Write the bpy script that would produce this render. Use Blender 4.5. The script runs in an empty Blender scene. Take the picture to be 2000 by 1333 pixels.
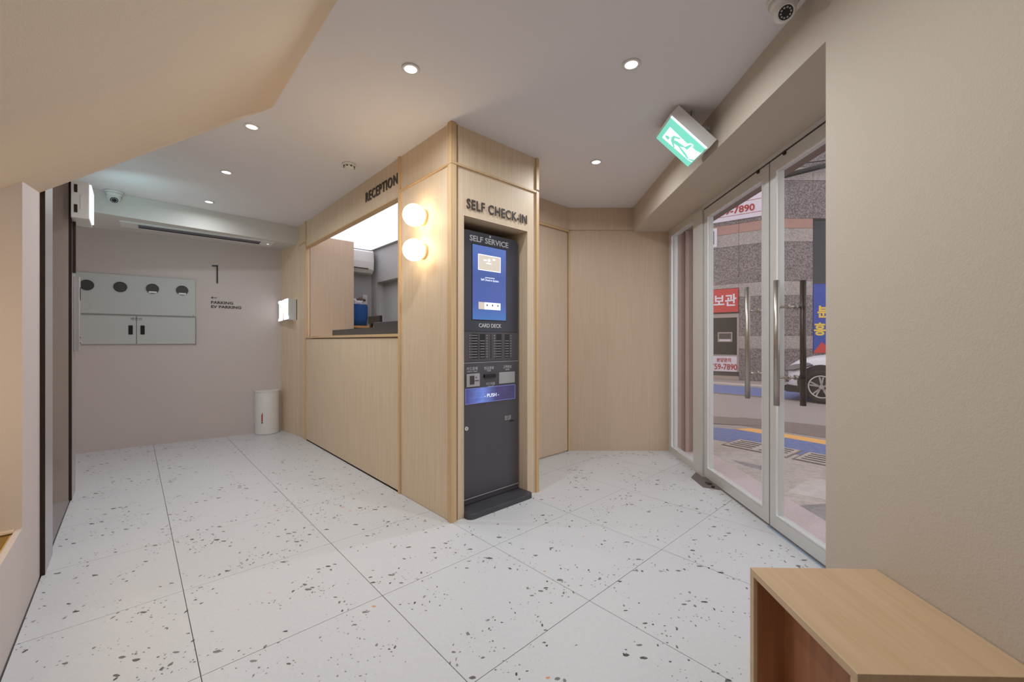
import bpy, bmesh, math, random
from math import sin, cos, pi, radians, atan2
from mathutils import Vector, Matrix
random.seed(7)
SC = bpy.context.scene
COL = SC.collection

# ------------------------------------------------------------------ camera
cd = bpy.data.cameras.new('camera'); cam = bpy.data.objects.new('camera', cd); COL.objects.link(cam)
cam.location = (0, 0, 1.2); cam.rotation_euler = (pi/2, 0, 0)
cd.sensor_width = 36; cd.lens = 36*802/2000; cd.clip_start = 0.02; cd.clip_end = 200
SC.camera = cam
# ------------------------------------------------------------------ world and view
SC.view_settings.view_transform = 'Standard'; SC.view_settings.look = 'None'
SC.view_settings.exposure = 0.0; SC.view_settings.gamma = 1.0; SC.view_settings.use_curve_mapping = False
W = bpy.data.worlds.new('overcast'); SC.world = W; W.use_nodes = True
bg = W.node_tree.nodes['Background']; bg.inputs[0].default_value = (1.0, 0.95, 0.97, 1); bg.inputs[1].default_value = 1.2
DOWN_W = 10.2      # watts of each ceiling downlight
DOWN_C = (0.90, 0.955, 1.0)
GLOBE_E = 9.5
PANEL_E = 1.15
EXIT_E = 2.2

# ------------------------------------------------------------------ frames
class Fr:
    def __init__(s, ox, oy, ang): s.ox, s.oy, s.a = ox, oy, ang
    def pt(s, x, y, z=0): return (s.ox+cos(s.a)*x-sin(s.a)*y, s.oy+sin(s.a)*x+cos(s.a)*y, z)
    def inv(s, X, Y):
        dx, dy = X-s.ox, Y-s.oy
        return (cos(s.a)*dx+sin(s.a)*dy, -sin(s.a)*dx+cos(s.a)*dy)
WORLD = Fr(0, 0, 0)
R = Fr(-.3995, 2.715, atan2(.6791, .7340))       # reception block: x = along the kiosk front, y = along the counter, away
D = Fr(1.596, 0, -radians(1.427))                # entrance: x = 0 is the inner face of the glass doors
FW = Fr(-3.108, 5.515, atan2(.6003, .7998))      # far wall: y = 0 is its face

# ------------------------------------------------------------------ materials
def lin(c): c /= 255; return c/12.92 if c <= .04045 else ((c+.055)/1.055)**2.4
def rgb(t): return (lin(t[0]), lin(t[1]), lin(t[2]), 1)
def mat(name, col, rough=.5, metal=0, bump=0, bscale=200, var=0, vscale=6, emit=0, ecol=None, spec=.5):
    m = bpy.data.materials.new(name); m.use_nodes = True; nt = m.node_tree; N = nt.nodes; L = nt.links
    b = N['Principled BSDF']; b.inputs['Base Color'].default_value = rgb(col)
    b.inputs['Roughness'].default_value = rough; b.inputs['Metallic'].default_value = metal
    b.inputs['Specular IOR Level'].default_value = spec
    if emit:
        b.inputs['Emission Color'].default_value = rgb(ecol or col); b.inputs['Emission Strength'].default_value = emit
    tc = N.new('ShaderNodeTexCoord')
    if var:
        n = N.new('ShaderNodeTexNoise'); n.inputs['Scale'].default_value = vscale; n.inputs['Detail'].default_value = 5
        L.new(tc.outputs['Object'], n.inputs['Vector'])
        r = N.new('ShaderNodeMix'); r.data_type = 'RGBA'
        a = [max(0, c*(1-var)) for c in col]; c2 = [min(255, c*(1+var)) for c in col]
        r.inputs[6].default_value = rgb(a); r.inputs[7].default_value = rgb(c2)
        L.new(n.outputs['Fac'], r.inputs[0]); L.new(r.outputs[2], b.inputs['Base Color'])
    if bump:
        n2 = N.new('ShaderNodeTexNoise'); n2.inputs['Scale'].default_value = bscale; n2.inputs['Detail'].default_value = 3
        L.new(tc.outputs['Object'], n2.inputs['Vector'])
        bp = N.new('ShaderNodeBump'); bp.inputs['Strength'].default_value = bump; bp.inputs['Distance'].default_value = .002
        L.new(n2.outputs['Fac'], bp.inputs['Height']); L.new(bp.outputs[0], b.inputs['Normal'])
    return m
def wood(name, c1, c2, scale=(70, 70, 2.2), rough=.5):
    m = mat(name, c1, rough); nt = m.node_tree; N = nt.nodes; L = nt.links; b = N['Principled BSDF']
    tc = N.new('ShaderNodeTexCoord'); mp = N.new('ShaderNodeMapping'); mp.inputs['Scale'].default_value = scale
    L.new(tc.outputs['Object'], mp.inputs['Vector'])
    n = N.new('ShaderNodeTexNoise'); n.inputs['Scale'].default_value = 1; n.inputs['Detail'].default_value = 4; n.inputs['Distortion'].default_value = .3
    L.new(mp.outputs[0], n.inputs['Vector'])
    cr = N.new('ShaderNodeValToRGB'); e = cr.color_ramp.elements
    e[0].position = .3; e[1].position = .7; e[0].color = rgb(c2); e[1].color = rgb(c1)
    L.new(n.outputs['Fac'], cr.inputs[0])
    n3 = N.new('ShaderNodeTexNoise'); n3.inputs['Scale'].default_value = 1.3; L.new(tc.outputs['Object'], n3.inputs['Vector'])
    mx = N.new('ShaderNodeMix'); mx.data_type = 'RGBA'; mx.blend_type = 'MULTIPLY'; mx.inputs[0].default_value = .18
    L.new(cr.outputs[0], mx.inputs[6]); L.new(n3.outputs['Color'], mx.inputs[7])
    hs = N.new('ShaderNodeMix'); hs.data_type = 'RGBA'; hs.inputs[0].default_value = 0
    L.new(cr.outputs[0], b.inputs['Base Color'])
    bp = N.new('ShaderNodeBump'); bp.inputs['Strength'].default_value = .12; bp.inputs['Distance'].default_value = .001
    L.new(n.outputs['Fac'], bp.inputs['Height']); L.new(bp.outputs[0], b.inputs['Normal'])
    return m
def terrazzo():
    m = mat('terrazzo tile', (212, 210, 210), .38); nt = m.node_tree; N = nt.nodes; L = nt.links; b = N['Principled BSDF']
    g = N.new('ShaderNodeNewGeometry')
    base = N.new('ShaderNodeTexNoise'); base.inputs['Scale'].default_value = 60; base.inputs['Detail'].default_value = 6
    L.new(g.outputs['Position'], base.inputs['Vector'])
    mb = N.new('ShaderNodeMix'); mb.data_type = 'RGBA'; mb.inputs[6].default_value = rgb((198, 198, 200)); mb.inputs[7].default_value = rgb((210, 210, 212))
    L.new(base.outputs['Fac'], mb.inputs[0]); last = mb.outputs[2]
    wob = N.new('ShaderNodeTexNoise'); wob.inputs['Scale'].default_value = 55; L.new(g.outputs['Position'], wob.inputs['Vector'])
    cl = N.new('ShaderNodeTexNoise'); cl.inputs['Scale'].default_value = 4.2; L.new(g.outputs['Position'], cl.inputs['Vector'])
    def math_(op, a, b2=None):
        q = N.new('ShaderNodeMath'); q.operation = op
        if hasattr(a, 'links'): L.new(a, q.inputs[0])
        else: q.inputs[0].default_value = a
        if b2 is not None:
            if hasattr(b2, 'links'): L.new(b2, q.inputs[1])
            else: q.inputs[1].default_value = b2
        return q.outputs[0]
    for k, (sc, rot, st, keep, rad, c1, c2, clus) in enumerate([
            (15, .5, (1, 2.1, 1), .13, .27, (58, 54, 52), (128, 124, 120), .48),
            (26, -.5, (1.9, 1, 1), .10, .28, (60, 57, 56), (140, 137, 132), .50),
            (62, .2, (1, 1.3, 1), .13, .32, (80, 76, 74), (150, 147, 143), .53),
            (7, 1.0, (1, 1.8, 1), .03, .09, (196, 130, 86), (206, 150, 110), .3)]):
        add = N.new('ShaderNodeVectorMath'); add.operation = 'MULTIPLY_ADD'
        L.new(wob.outputs['Color'], add.inputs[0]); add.inputs[1].default_value = (.012, .012, 0); L.new(g.outputs['Position'], add.inputs[2])
        mp = N.new('ShaderNodeMapping'); mp.inputs['Rotation'].default_value = (0, 0, rot); mp.inputs['Scale'].default_value = st
        mp.inputs['Location'].default_value = (3.1*k, 1.7*k, 0); L.new(add.outputs[0], mp.inputs['Vector'])
        v = N.new('ShaderNodeTexVoronoi'); v.voronoi_dimensions = '2D'; v.inputs['Scale'].default_value = sc; L.new(mp.outputs[0], v.inputs['Vector'])
        sx = N.new('ShaderNodeSeparateColor'); L.new(v.outputs['Color'], sx.inputs[0])
        kp = math_('LESS_THAN', sx.outputs[0], keep)
        rr = math_('MULTIPLY', math_('ADD', math_('MULTIPLY', sx.outputs[1], .75), .25), rad)
        ins = math_('LESS_THAN', v.outputs['Distance'], rr)
        mk = math_('MULTIPLY', math_('MULTIPLY', kp, ins), math_('GREATER_THAN', cl.outputs['Fac'], clus))
        cm = N.new('ShaderNodeMix'); cm.data_type = 'RGBA'; cm.inputs[6].default_value = rgb(c1); cm.inputs[7].default_value = rgb(c2); L.new(sx.outputs[2], cm.inputs[0])
        mm = N.new('ShaderNodeMix'); mm.data_type = 'RGBA'; L.new(mk, mm.inputs[0]); L.new(last, mm.inputs[6]); L.new(cm.outputs[2], mm.inputs[7]); last = mm.outputs[2]
    L.new(last, b.inputs['Base Color'])
    return m
def granite(name, c1, c2, scale=38, rough=.55):
    m = mat(name, c1, rough); nt = m.node_tree; N = nt.nodes; L = nt.links; b = N['Principled BSDF']
    g = N.new('ShaderNodeNewGeometry'); n = N.new('ShaderNodeTexNoise'); n.inputs['Scale'].default_value = scale; n.inputs['Detail'].default_value = 6; n.inputs['Roughness'].default_value = .8
    L.new(g.outputs['Position'], n.inputs['Vector']); cr = N.new('ShaderNodeValToRGB'); e = cr.color_ramp.elements
    e[0].position = .43; e[1].position = .57; e[0].color = rgb(c1); e[1].color = rgb(c2)
    L.new(n.outputs['Fac'], cr.inputs[0]); L.new(cr.outputs[0], b.inputs['Base Color'])
    return m
def glass(name, tint=(.93, .95, .95), refl=1.0):
    m = bpy.data.materials.new(name); m.use_nodes = True; nt = m.node_tree; N = nt.nodes; L = nt.links
    N.remove(N['Principled BSDF']); o = N['Material Output']
    t = N.new('ShaderNodeBsdfTransparent'); t.inputs[0].default_value = (*tint, 1)
    g = N.new('ShaderNodeBsdfGlossy'); g.inputs['Roughness'].default_value = .0; g.inputs[0].default_value = (refl, refl, refl, 1)
    ge = N.new('ShaderNodeNewGeometry'); dp = N.new('ShaderNodeVectorMath'); dp.operation = 'DOT_PRODUCT'
    L.new(ge.outputs['Incoming'], dp.inputs[0]); L.new(ge.outputs['Normal'], dp.inputs[1])
    def mt(op, x, y):
        q = N.new('ShaderNodeMath'); q.operation = op
        for i, w in enumerate((x, y)):
            if hasattr(w, 'links'): L.new(w, q.inputs[i])
            elif w is not None: q.inputs[i].default_value = w
        return q
    ab = mt('ABSOLUTE', dp.outputs['Value'], None); om = mt('SUBTRACT', 1.0, ab.outputs[0]); pw = mt('POWER', om.outputs[0], 5.0)
    f = mt('MULTIPLY_ADD', pw.outputs[0], .94); f.inputs[2].default_value = .035
    mx = N.new('ShaderNodeMixShader'); L.new(f.outputs[0], mx.inputs[0]); L.new(t.outputs[0], mx.inputs[1]); L.new(g.outputs[0], mx.inputs[2]); L.new(mx.outputs[0], o.inputs[0])
    return m
M = dict(
    slotdark=mat('shaded drain slot', (74, 66, 66), .9),
    ceil=mat('white ceiling paint', (228, 224, 225), .85, bump=.15, bscale=350),
    slope=mat('beige sloped soffit paint', (214, 196, 174), .8, bump=.25, bscale=260),
    plaster=mat('beige plaster', (196, 183, 168), .8, bump=.5, bscale=160),
    greyplaster=mat('pale plaster', (194, 183, 180), .8, bump=.3, bscale=220),
    farwall=mat('grey pink plaster', (200, 188, 184), .8, bump=.4, bscale=160),
    bulk=mat('white bulkhead paint', (210, 205, 200), .8, bump=.2, bscale=220),
    roomgrey=mat('grey back room paint', (190, 189, 190), .8),
    gold=mat('tan planter lining', (196, 168, 112), .6, bump=.3),
    wood=wood('pale ash veneer', (224, 202, 174), (211, 187, 156)),
    batten=wood('ash batten', (216, 184, 142), (200, 166, 122), (90, 90, 1.5)),
    woodpink=wood('pink ash veneer', (207, 183, 160), (198, 174, 150)),
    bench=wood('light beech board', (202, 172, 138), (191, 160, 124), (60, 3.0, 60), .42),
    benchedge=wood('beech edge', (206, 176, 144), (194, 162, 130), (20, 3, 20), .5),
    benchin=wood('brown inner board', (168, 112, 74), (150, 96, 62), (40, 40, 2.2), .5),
    terr=terrazzo(),
    grout=mat('grey grout', (120, 112, 108), .9),
    steel=mat('brushed steel', (186, 182, 184), .36, .6),
    mirror=mat('polished steel', (190, 176, 166), .16, .45),
    darktrim=mat('dark brown metal trim', (52, 38, 30), .4, .3),
    chrome=mat('satin chrome bar', (176, 168, 160), .32, .85),
    darkbar=mat('dark bronze bar', (60, 48, 46), .3, .7),
    white=mat('white plastic', (226, 224, 220), .45),
    alu=mat('silver white door frame', (214, 213, 210), .38, .25),
    aluedge=mat('bright aluminium bead', (235, 235, 236), .25, .4),
    kiosk=mat('charcoal kiosk metal', (84, 80, 86), .42, .2, bump=.1, bscale=500),
    kioskdark=mat('kiosk black plastic', (28, 27, 30), .35),
    plinth=mat('dark plinth metal', (74, 73, 78), .45, .3, var=.18, vscale=9),
    slotgrey=mat('light grey card edge', (176, 174, 176), .4, .3), cardedge=mat('dim card edge', (142, 140, 144), .5),
    label=mat('pale grey print', (205, 203, 206), .6),
    darkprint=mat('dark brown lettering', (56, 42, 38), .5),
    blackprint=mat('black lettering', (34, 32, 32), .5),
    cabgrey=mat('grey cabinet steel', (188, 189, 186), .55, .0),
    dark=mat('dark meter interior', (66, 60, 58), .5),
    black=mat('black plastic', (22, 21, 23), .35),
    granite_top=mat('dark grey counter slab', (72, 68, 66), .4, var=.06),
    globe=mat('lit opal glass', (255, 240, 214), .3, emit=GLOBE_E, ecol=(255, 228, 184)),
    diff=mat('lit downlight diffuser', (255, 252, 246), .3, emit=4, ecol=(255, 250, 244)),
    panel=mat('luminous ceiling panel', (240, 240, 255), .5, emit=PANEL_E, ecol=(243, 243, 252)),
    letterlit=mat('lit white letter face', (255, 255, 255), .5, emit=1.3, ecol=(250, 250, 255)),
    exitgreen=mat('lit exit green', (90, 190, 165), .4, emit=.8, ecol=(128, 220, 198)),
    exitwhite=mat('lit exit white', (240, 255, 255), .4, emit=1.2, ecol=(236, 250, 255)),
    exitcyan=mat('lit exit edge', (200, 255, 255), .4, emit=EXIT_E, ecol=(190, 248, 250)),
    glass=glass('clear door glass'), glass2=glass('window glass', (.75, .76, .76)),
    asphalt=granite('asphalt', (150, 138, 136), (172, 160, 158), 60, .9),
    asphaltdark=granite('dark asphalt patch', (118, 104, 100), (140, 126, 121), 60, .9),
    pave=granite('concrete pavement', (178, 164, 158), (198, 184, 177), 14, .9),
    pavepale=granite('pale concrete patch', (196, 182, 178), (208, 195, 190), 14, .9),
    damp=granite('dark damp patch', (136, 126, 128), (156, 146, 147), 14, .9),
    bluepaint=granite('worn blue road paint', (96, 110, 165), (122, 132, 176), 20, .8),
    yellow=mat('yellow road paint', (238, 176, 100), .8, var=.08, vscale=20),
    pinkgranite=granite('pink granite step', (196, 172, 174), (212, 190, 190), 90, .5),
    gdark=granite('dark granite cladding', (86, 74, 76), (158, 146, 146), 22),
    glight=granite('light granite cladding', (148, 136, 134), (186, 175, 172), 26),
    gpink=mat('pink stone band', (176, 138, 128), .6, var=.06),
    ginside=mat('building core', (90, 80, 80), .8),
    brown=mat('brown entrance lintel', (128, 108, 102), .7, var=.06),
    strip=mat('mauve brown cladding strip', (170, 142, 138), .5, var=.05),
    stripdark=mat('brown cladding strip', (140, 112, 108), .5, var=.05),
    red=mat('red sign face', (206, 62, 60), .5), bannerwhite=mat('white banner', (226, 214, 226), .6),
    redprint=mat('red print', (176, 50, 54), .6), whiteprint=mat('white print', (236, 226, 236), .6),
    bluebanner=mat('blue banner', (44, 74, 170), .5), yellowprint=mat('yellow print', (246, 206, 84), .6),
    windark=mat('dark window interior', (78, 72, 72), .4), tinted=mat('dark tinted glass', (44, 46, 58), .12),
    tan=mat('grey window frame', (176, 158, 150), .5),
    car=mat('silver white car paint', (224, 220, 228), .25, .15), tyre=mat('black tyre rubber', (48, 42, 42), .8),
    rim=mat('alloy wheel', (206, 200, 200), .3, .6), carblack=mat('black car trim', (44, 38, 40), .5),
    lampglass=mat('headlamp lens', (170, 165, 172), .12, .4),
    tote=mat('blue felt', (42, 84, 148), .9, var=.1, vscale=30), cloth=mat('white cloth', (214, 216, 224), .9),
    clothbrown=mat('brown cloth', (108, 88, 78), .9), orangewood=wood('orange shelf wood', (214, 158, 104), (200, 140, 86)),
    gravel=mat('pale pebble', (190, 178, 150), .8), gravel2=mat('dark pebble', (80, 66, 44), .8),
    redicon=mat('red extinguisher print', (170, 52, 44), .5),
    hinge=mat('dull steel floor plate', (134, 124, 124), .4, .6, var=.06), blueline=mat('pale blue floor tape', (150, 176, 205), .5),
)
def screen_mat():
    m = mat('lit kiosk screen', (24, 36, 70), .25); nt = m.node_tree; N = nt.nodes; L = nt.links; b = N['Principled BSDF']
    tc = N.new('ShaderNodeTexCoord'); s = N.new('ShaderNodeSeparateXYZ'); L.new(tc.outputs['Generated'], s.inputs[0])
    cr = N.new('ShaderNodeValToRGB'); L.new(s.outputs[2], cr.inputs[0]); e = cr.color_ramp.elements
    e[0].color = rgb((78, 128, 196)); e[1].color = rgb((98, 126, 200))
    k = e.new(.22); k.color = rgb((80, 100, 176)); k = e.new(.6); k.color = rgb((76, 96, 168))
    L.new(cr.outputs[0], b.inputs['Emission Color']); b.inputs['Emission Strength'].default_value = .8
    return m
M['screen'] = screen_mat()
def tray_mat():
    m = mat('blue lit tray window', (60, 56, 90), .15); nt = m.node_tree; N = nt.nodes; L = nt.links; b = N['Principled BSDF']
    tc = N.new('ShaderNodeTexCoord'); s = N.new('ShaderNodeSeparateXYZ'); L.new(tc.outputs['Generated'], s.inputs[0])
    n = N.new('ShaderNodeTexNoise'); n.inputs['Scale'].default_value = 7; L.new(tc.outputs['Generated'], n.inputs['Vector'])
    cr = N.new('ShaderNodeValToRGB'); L.new(s.outputs[0], cr.inputs[0]); e = cr.color_ramp.elements
    e[0].color = rgb((66, 66, 128)); e[1].color = rgb((58, 54, 82)); k = e.new(.33); k.color = rgb((120, 150, 235)); k = e.new(.6); k.color = rgb((66, 64, 112))
    mx = N.new('ShaderNodeMix'); mx.data_type = 'RGBA'; mx.blend_type = 'MULTIPLY'; mx.inputs[0].default_value = .6
    L.new(cr.outputs[0], mx.inputs[6]); L.new(n.outputs['Fac'], mx.inputs[7])
    L.new(mx.outputs[2], b.inputs['Emission Color']); b.inputs['Emission Strength'].default_value = 1.0
    return m
M['tray'] = tray_mat()

# ------------------------------------------------------------------ geometry builder
class G:
    def __init__(s): s.v = []; s.f = []; s.sm = []
    def add(s, vs, fs, smooth=False):
        n = len(s.v); s.v += [tuple(v) for v in vs]; s.f += [tuple(n+i for i in f) for f in fs]; s.sm += [smooth]*len(fs); return s
    def box(s, x0, x1, y0, y1, z0, z1):
        x0, x1 = sorted((x0, x1)); y0, y1 = sorted((y0, y1)); z0, z1 = sorted((z0, z1))
        return s.add([(x0,y0,z0),(x1,y0,z0),(x1,y1,z0),(x0,y1,z0),(x0,y0,z1),(x1,y0,z1),(x1,y1,z1),(x0,y1,z1)],
                     [(0,3,2,1),(4,5,6,7),(0,1,5,4),(1,2,6,5),(2,3,7,6),(3,0,4,7)])
    def bbox(s, x0, x1, y0, y1, z0, z1, r=.004):      # chamfered box
        bm = bmesh.new(); bmesh.ops.create_cube(bm, size=1)
        for v in bm.verts: v.co = ((x0+x1)/2+v.co.x*(x1-x0), (y0+y1)/2+v.co.y*(y1-y0), (z0+z1)/2+v.co.z*(z1-z0))
        bmesh.ops.bevel(bm, geom=bm.edges[:], offset=r, segments=2, profile=.5, affect='EDGES')
        return s.bm(bm)
    def bm(s, bm, smooth=False):
        bm.verts.ensure_lookup_table(); bm.verts.index_update()
        s.add([v.co[:] for v in bm.verts], [[v.index for v in f.verts] for f in bm.faces], smooth); bm.free(); return s
    def prism(s, poly, a0, a1, ax='z', smooth=False):  # poly in the other two axes
        n = len(poly)
        def P(p, a):
            return {'z': (p[0], p[1], a), 'y': (p[0], a, p[1]), 'x': (a, p[0], p[1])}[ax]
        vs = [P(p, a0) for p in poly]+[P(p, a1) for p in poly]
        s.add(vs, [tuple(range(n))[::-1], tuple(range(n, 2*n))])
        k = len(s.v)-2*n
        s.f += [(k+i, k+(i+1) % n, k+n+(i+1) % n, k+n+i) for i in range(n)]; s.sm += [smooth]*n
        return s
    def cyl(s, c, r, a0, a1, ax='z', n=24, r2=None):
        r2 = r if r2 is None else r2
        def P(q, a): return {'z': (q[0], q[1], a), 'y': (q[0], a, q[1]), 'x': (a, q[0], q[1])}[ax]
        vs = [P((c[0]+r*cos(2*pi*i/n), c[1]+r*sin(2*pi*i/n)), a0) for i in range(n)]+[P((c[0]+r2*cos(2*pi*i/n), c[1]+r2*sin(2*pi*i/n)), a1) for i in range(n)]
        s.add(vs, [tuple(range(n))[::-1], tuple(range(n, 2*n))]); k = len(s.v)-2*n
        s.f += [(k+i, k+(i+1) % n, k+n+(i+1) % n, k+n+i) for i in range(n)]; s.sm += [True]*n
        return s
    def ring(s, c, r0, r1, a0, a1, ax='z', n=32):
        def P(q, a): return {'z': (q[0], q[1], a), 'y': (q[0], a, q[1]), 'x': (a, q[0], q[1])}[ax]
        vs = []
        for r, a in ((r0, a0), (r1, a0), (r1, a1), (r0, a1)):
            vs += [P((c[0]+r*cos(2*pi*i/n), c[1]+r*sin(2*pi*i/n)), a) for i in range(n)]
        fs = []
        for k in range(4):
            for i in range(n): fs.append((k*n+i, k*n+(i+1) % n, ((k+1) % 4)*n+(i+1) % n, ((k+1) % 4)*n+i))
        return s.add(vs, fs, True)
    def sph(s, c, r, sx=1, sy=1, sz=1, u=24, v=16):
        bm = bmesh.new(); bmesh.ops.create_uvsphere(bm, u_segments=u, v_segments=v, radius=r)
        for q in bm.verts: q.co = (c[0]+q.co.x*sx, c[1]+q.co.y*sy, c[2]+q.co.z*sz)
        return s.bm(bm, True)
    def tube(s, p0, p1, r, n=12):
        p0, p1 = Vector(p0), Vector(p1); d = (p1-p0).normalized(); a = d.orthogonal().normalized(); b = d.cross(a)
        vs = [p0+r*(a*cos(2*pi*i/n)+b*sin(2*pi*i/n)) for i in range(n)]+[p1+r*(a*cos(2*pi*i/n)+b*sin(2*pi*i/n)) for i in range(n)]
        s.add(vs, [tuple(range(n))[::-1], tuple(range(n, 2*n))]); k = len(s.v)-2*n
        s.f += [(k+i, k+(i+1) % n, k+n+(i+1) % n, k+n+i) for i in range(n)]; s.sm += [True]*n
        return s

def fix(me):
    bm = bmesh.new(); bm.from_mesh(me); bmesh.ops.recalc_face_normals(bm, faces=bm.faces[:]); bm.to_mesh(me); bm.free()
def tag(o, label=None, cat=None, group=None, kind=None):
    if label: o['label'] = label
    if cat: o['category'] = cat
    if group: o['group'] = group
    if kind: o['kind'] = kind
    return o
def mesh_of(name, g, m, off=(0, 0, 0)):
    me = bpy.data.meshes.new(name); me.from_pydata([(v[0]-off[0], v[1]-off[1], v[2]-off[2]) for v in g.v], [], g.f)
    for p, sm in zip(me.polygons, g.sm): p.use_smooth = sm
    fix(me); me.materials.append(m); return me
def thing(name, fr, at, label=None, cat=None, group=None, kind=None):
    o = bpy.data.objects.new(name, None); o.empty_display_size = .05; COL.objects.link(o)
    o.location = fr.pt(*at); o.rotation_euler = (0, 0, fr.a); o['_off'] = list(at)
    return tag(o, label, cat, group, kind)
def solo(name, g, m, fr, at, label=None, cat=None, group=None, kind=None):
    o = bpy.data.objects.new(name, mesh_of(name, g, m, at)); COL.objects.link(o)
    o.location = fr.pt(*at); o.rotation_euler = (0, 0, fr.a); o['_off'] = list(at)
    return tag(o, label, cat, group, kind)
def part(name, g, m, parent, label=None, kind=None):
    o = bpy.data.objects.new(name, mesh_of(name, g, m, parent['_off'])); COL.objects.link(o)
    o.parent = parent; o['_off'] = list(parent['_off'])
    return tag(o, label, kind=kind)
def struct(name, g, m, fr=WORLD, at=(0, 0, 0)): return solo(name, g, m, fr, at, kind='structure')
def sharemesh(name, me, loc, parent, label=None):
    o = bpy.data.objects.new(name, me); COL.objects.link(o); o.parent = parent; o.location = [loc[i]-parent['_off'][i] for i in range(3)]; o['_off'] = list(parent['_off'])
    return tag(o, label)
def text_geo(body, size, plane, pos, ext=.002, bold=0, align='CENTER', width=None, sx=1.0):
    """text as mesh. plane 'f': faces -y (x right); 'l': faces -x (right = -y). pos = centre/left baseline in frame coordinates."""
    c = bpy.data.curves.new('t', 'FONT'); c.body = body; c.size = size; c.extrude = ext; c.offset = bold; c.align_x = align; c.resolution_u = 3
    o = bpy.data.objects.new('t', c); COL.objects.link(o)
    dg = bpy.context.evaluated_depsgraph_get(); dg.update()
    me = bpy.data.meshes.new_from_object(o.evaluated_get(dg))
    xs = [v.co.x for v in me.vertices]; k = sx
    if width and xs: k = width/(max(xs)-min(xs))
    vs = []
    for v in me.vertices:
        x, y, z = v.co.x*k, v.co.y, v.co.z
        vs.append((pos[0]+x, pos[1]-z, pos[2]+y) if plane == 'f' else (pos[0]-z, pos[1]-x, pos[2]+y))
    fs = [tuple(p.vertices) for p in me.polygons]
    COL.objects.unlink(o); bpy.data.objects.remove(o); bpy.data.curves.remove(c); bpy.data.meshes.remove(me)
    g = G(); g.add(vs, fs); return g

H = 2.65
# ------------------------------------------------------------------ setting: floor with tiles
def clip(poly, a, b, c):   # keep a*x+b*y <= c
    out = []
    for i in range(len(poly)):
        p, q = poly[i], poly[(i+1) % len(poly)]
        dp, dq = a*p[0]+b*p[1]-c, a*q[0]+b*q[1]-c
        if dp <= 0: out.append(p)
        if (dp < 0 < dq) or (dq < 0 < dp):
            t = dp/(dp-dq); out.append((p[0]+t*(q[0]-p[0]), p[1]+t*(q[1]-p[1])))
    return out
def halfplane(fr, axis, val, sign):   # in R coordinates: keep sign*(coord - val) <= 0 of frame fr
    # coordinate = n . P_world - n . o ; convert to R coordinates
    n = (cos(fr.a), sin(fr.a)) if axis == 0 else (-sin(fr.a), cos(fr.a))
    o = n[0]*fr.ox+n[1]*fr.oy
    ux = n[0]*cos(R.a)+n[1]*sin(R.a); vy = -n[0]*sin(R.a)+n[1]*cos(R.a); k = n[0]*R.ox+n[1]*R.oy
    return (sign*ux, sign*vy, sign*(val+o-k))
HP = [halfplane(D, 0, .045, 1), halfplane(FW, 1, 0, 1)]
fl = G().prism([R.inv(*p) for p in [(-5.2, 6.4), (-6.6, 3.9), (-2.6, .6), (-.2, -2.3), (1.62, -2.3), (1.64, 1.0), (1.64+.085, 4.6), (1.2, 6.3)]], -.12, -.012)
floor = struct('floor', fl, M['grout'], R)
TS = .685
def tile_ok(cx_, cy_):
    X, Y, _ = R.pt(cx_, cy_)
    if Y < -1.5 or cy_ < -3.9: return False
    if cx_ < -1.9-.35 and cy_ < 2.2: return False
    if cx_ > .15 and cy_ > .15 and cx_ < .8 and cy_ > .3: return False   # inside the reception block
    if cx_ > .34 and cy_ > 1.3: return False
    if cx_ < -3.4: return False
    return True
full = mesh_of('floor_tile', G().bbox(-TS/2+.0013, TS/2-.0013, -TS/2+.0013, TS/2-.0013, -.012, 0, .001), M['terr'])
for i in range(-6, 5):
    for j in range(-6, 7):
        c0, c1 = (i+.5)*TS, -.430+(j+.5)*TS
        if not tile_ok(c0, c1): continue
        q = TS/2-.0013
        poly = [(c0-q, c1-q), (c0+q, c1-q), (c0+q, c1+q), (c0-q, c1+q)]; n0 = list(poly)
        for hp in HP: poly = clip(poly, *hp) if poly else poly
        if c1 < 2.5: poly = clip(poly, -1, 0, 1.89) if poly else poly
        if c0 > .8:
            poly = clip(poly, *halfplane(WORLD, 1, 4.487, 1)) if poly else poly
            if c1 > 0: poly = clip(poly, 0, 1, .61) if poly else poly
        if len(poly) < 3: continue
        if poly == n0: sharemesh('floor_tile', full, (c0, c1, 0), floor)
        else: part('floor_tile', G().prism(poly, -.012, 0), M['terr'], floor)

# ceiling
struct('ceiling', G().prism([(-6.8, 6.4), (-6.8, 2.6), (-2.9, -.6), (-.2, -2.4), (1.7, -2.4), (1.85, 4.6), (1.85, 6.9), (-3.6, 6.9)], H, H+.12), M['ceil'])
# sloped soffit over the left side (underside of stairs): wedge from crease u=-.91 down past the left wall
g = G(); UL0 = -1.896
v0, v1 = -4.3, .80
rows = []; NR = 40
for k in range(NR+1):      # ruled surface; its far end edge is slightly skewed, as in the photo
    t = k/NR; wv = v0+(.905-v0)*t; cv = v0+(.615-v0)*t; zw = 1.956+.16*(wv-.905); gx = (H-.0005-zw)/.986; gv = (cv-wv)/.986
    row = [(u_, wv+gv*(u_-UL0), zw+gx*(u_-UL0)) for u_ in (-3.0, -2.45, UL0, -1.6, -1.25, -.91)]
    rows.append(row+[(-.91, cv, H+.03), (-3.0, row[0][1], H+.03)])
vs = [p for rw in rows for p in rw]
fs = [(i*8+k, i*8+(k+1) % 8, (i+1)*8+(k+1) % 8, (i+1)*8+k) for i in range(NR) for k in range(8)]+[tuple(range(8)), tuple(len(vs)-8+k for k in range(7, -1, -1))]
g.add(vs, fs)
struct('ceiling_slope', g, M['slope'], R)

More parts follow.
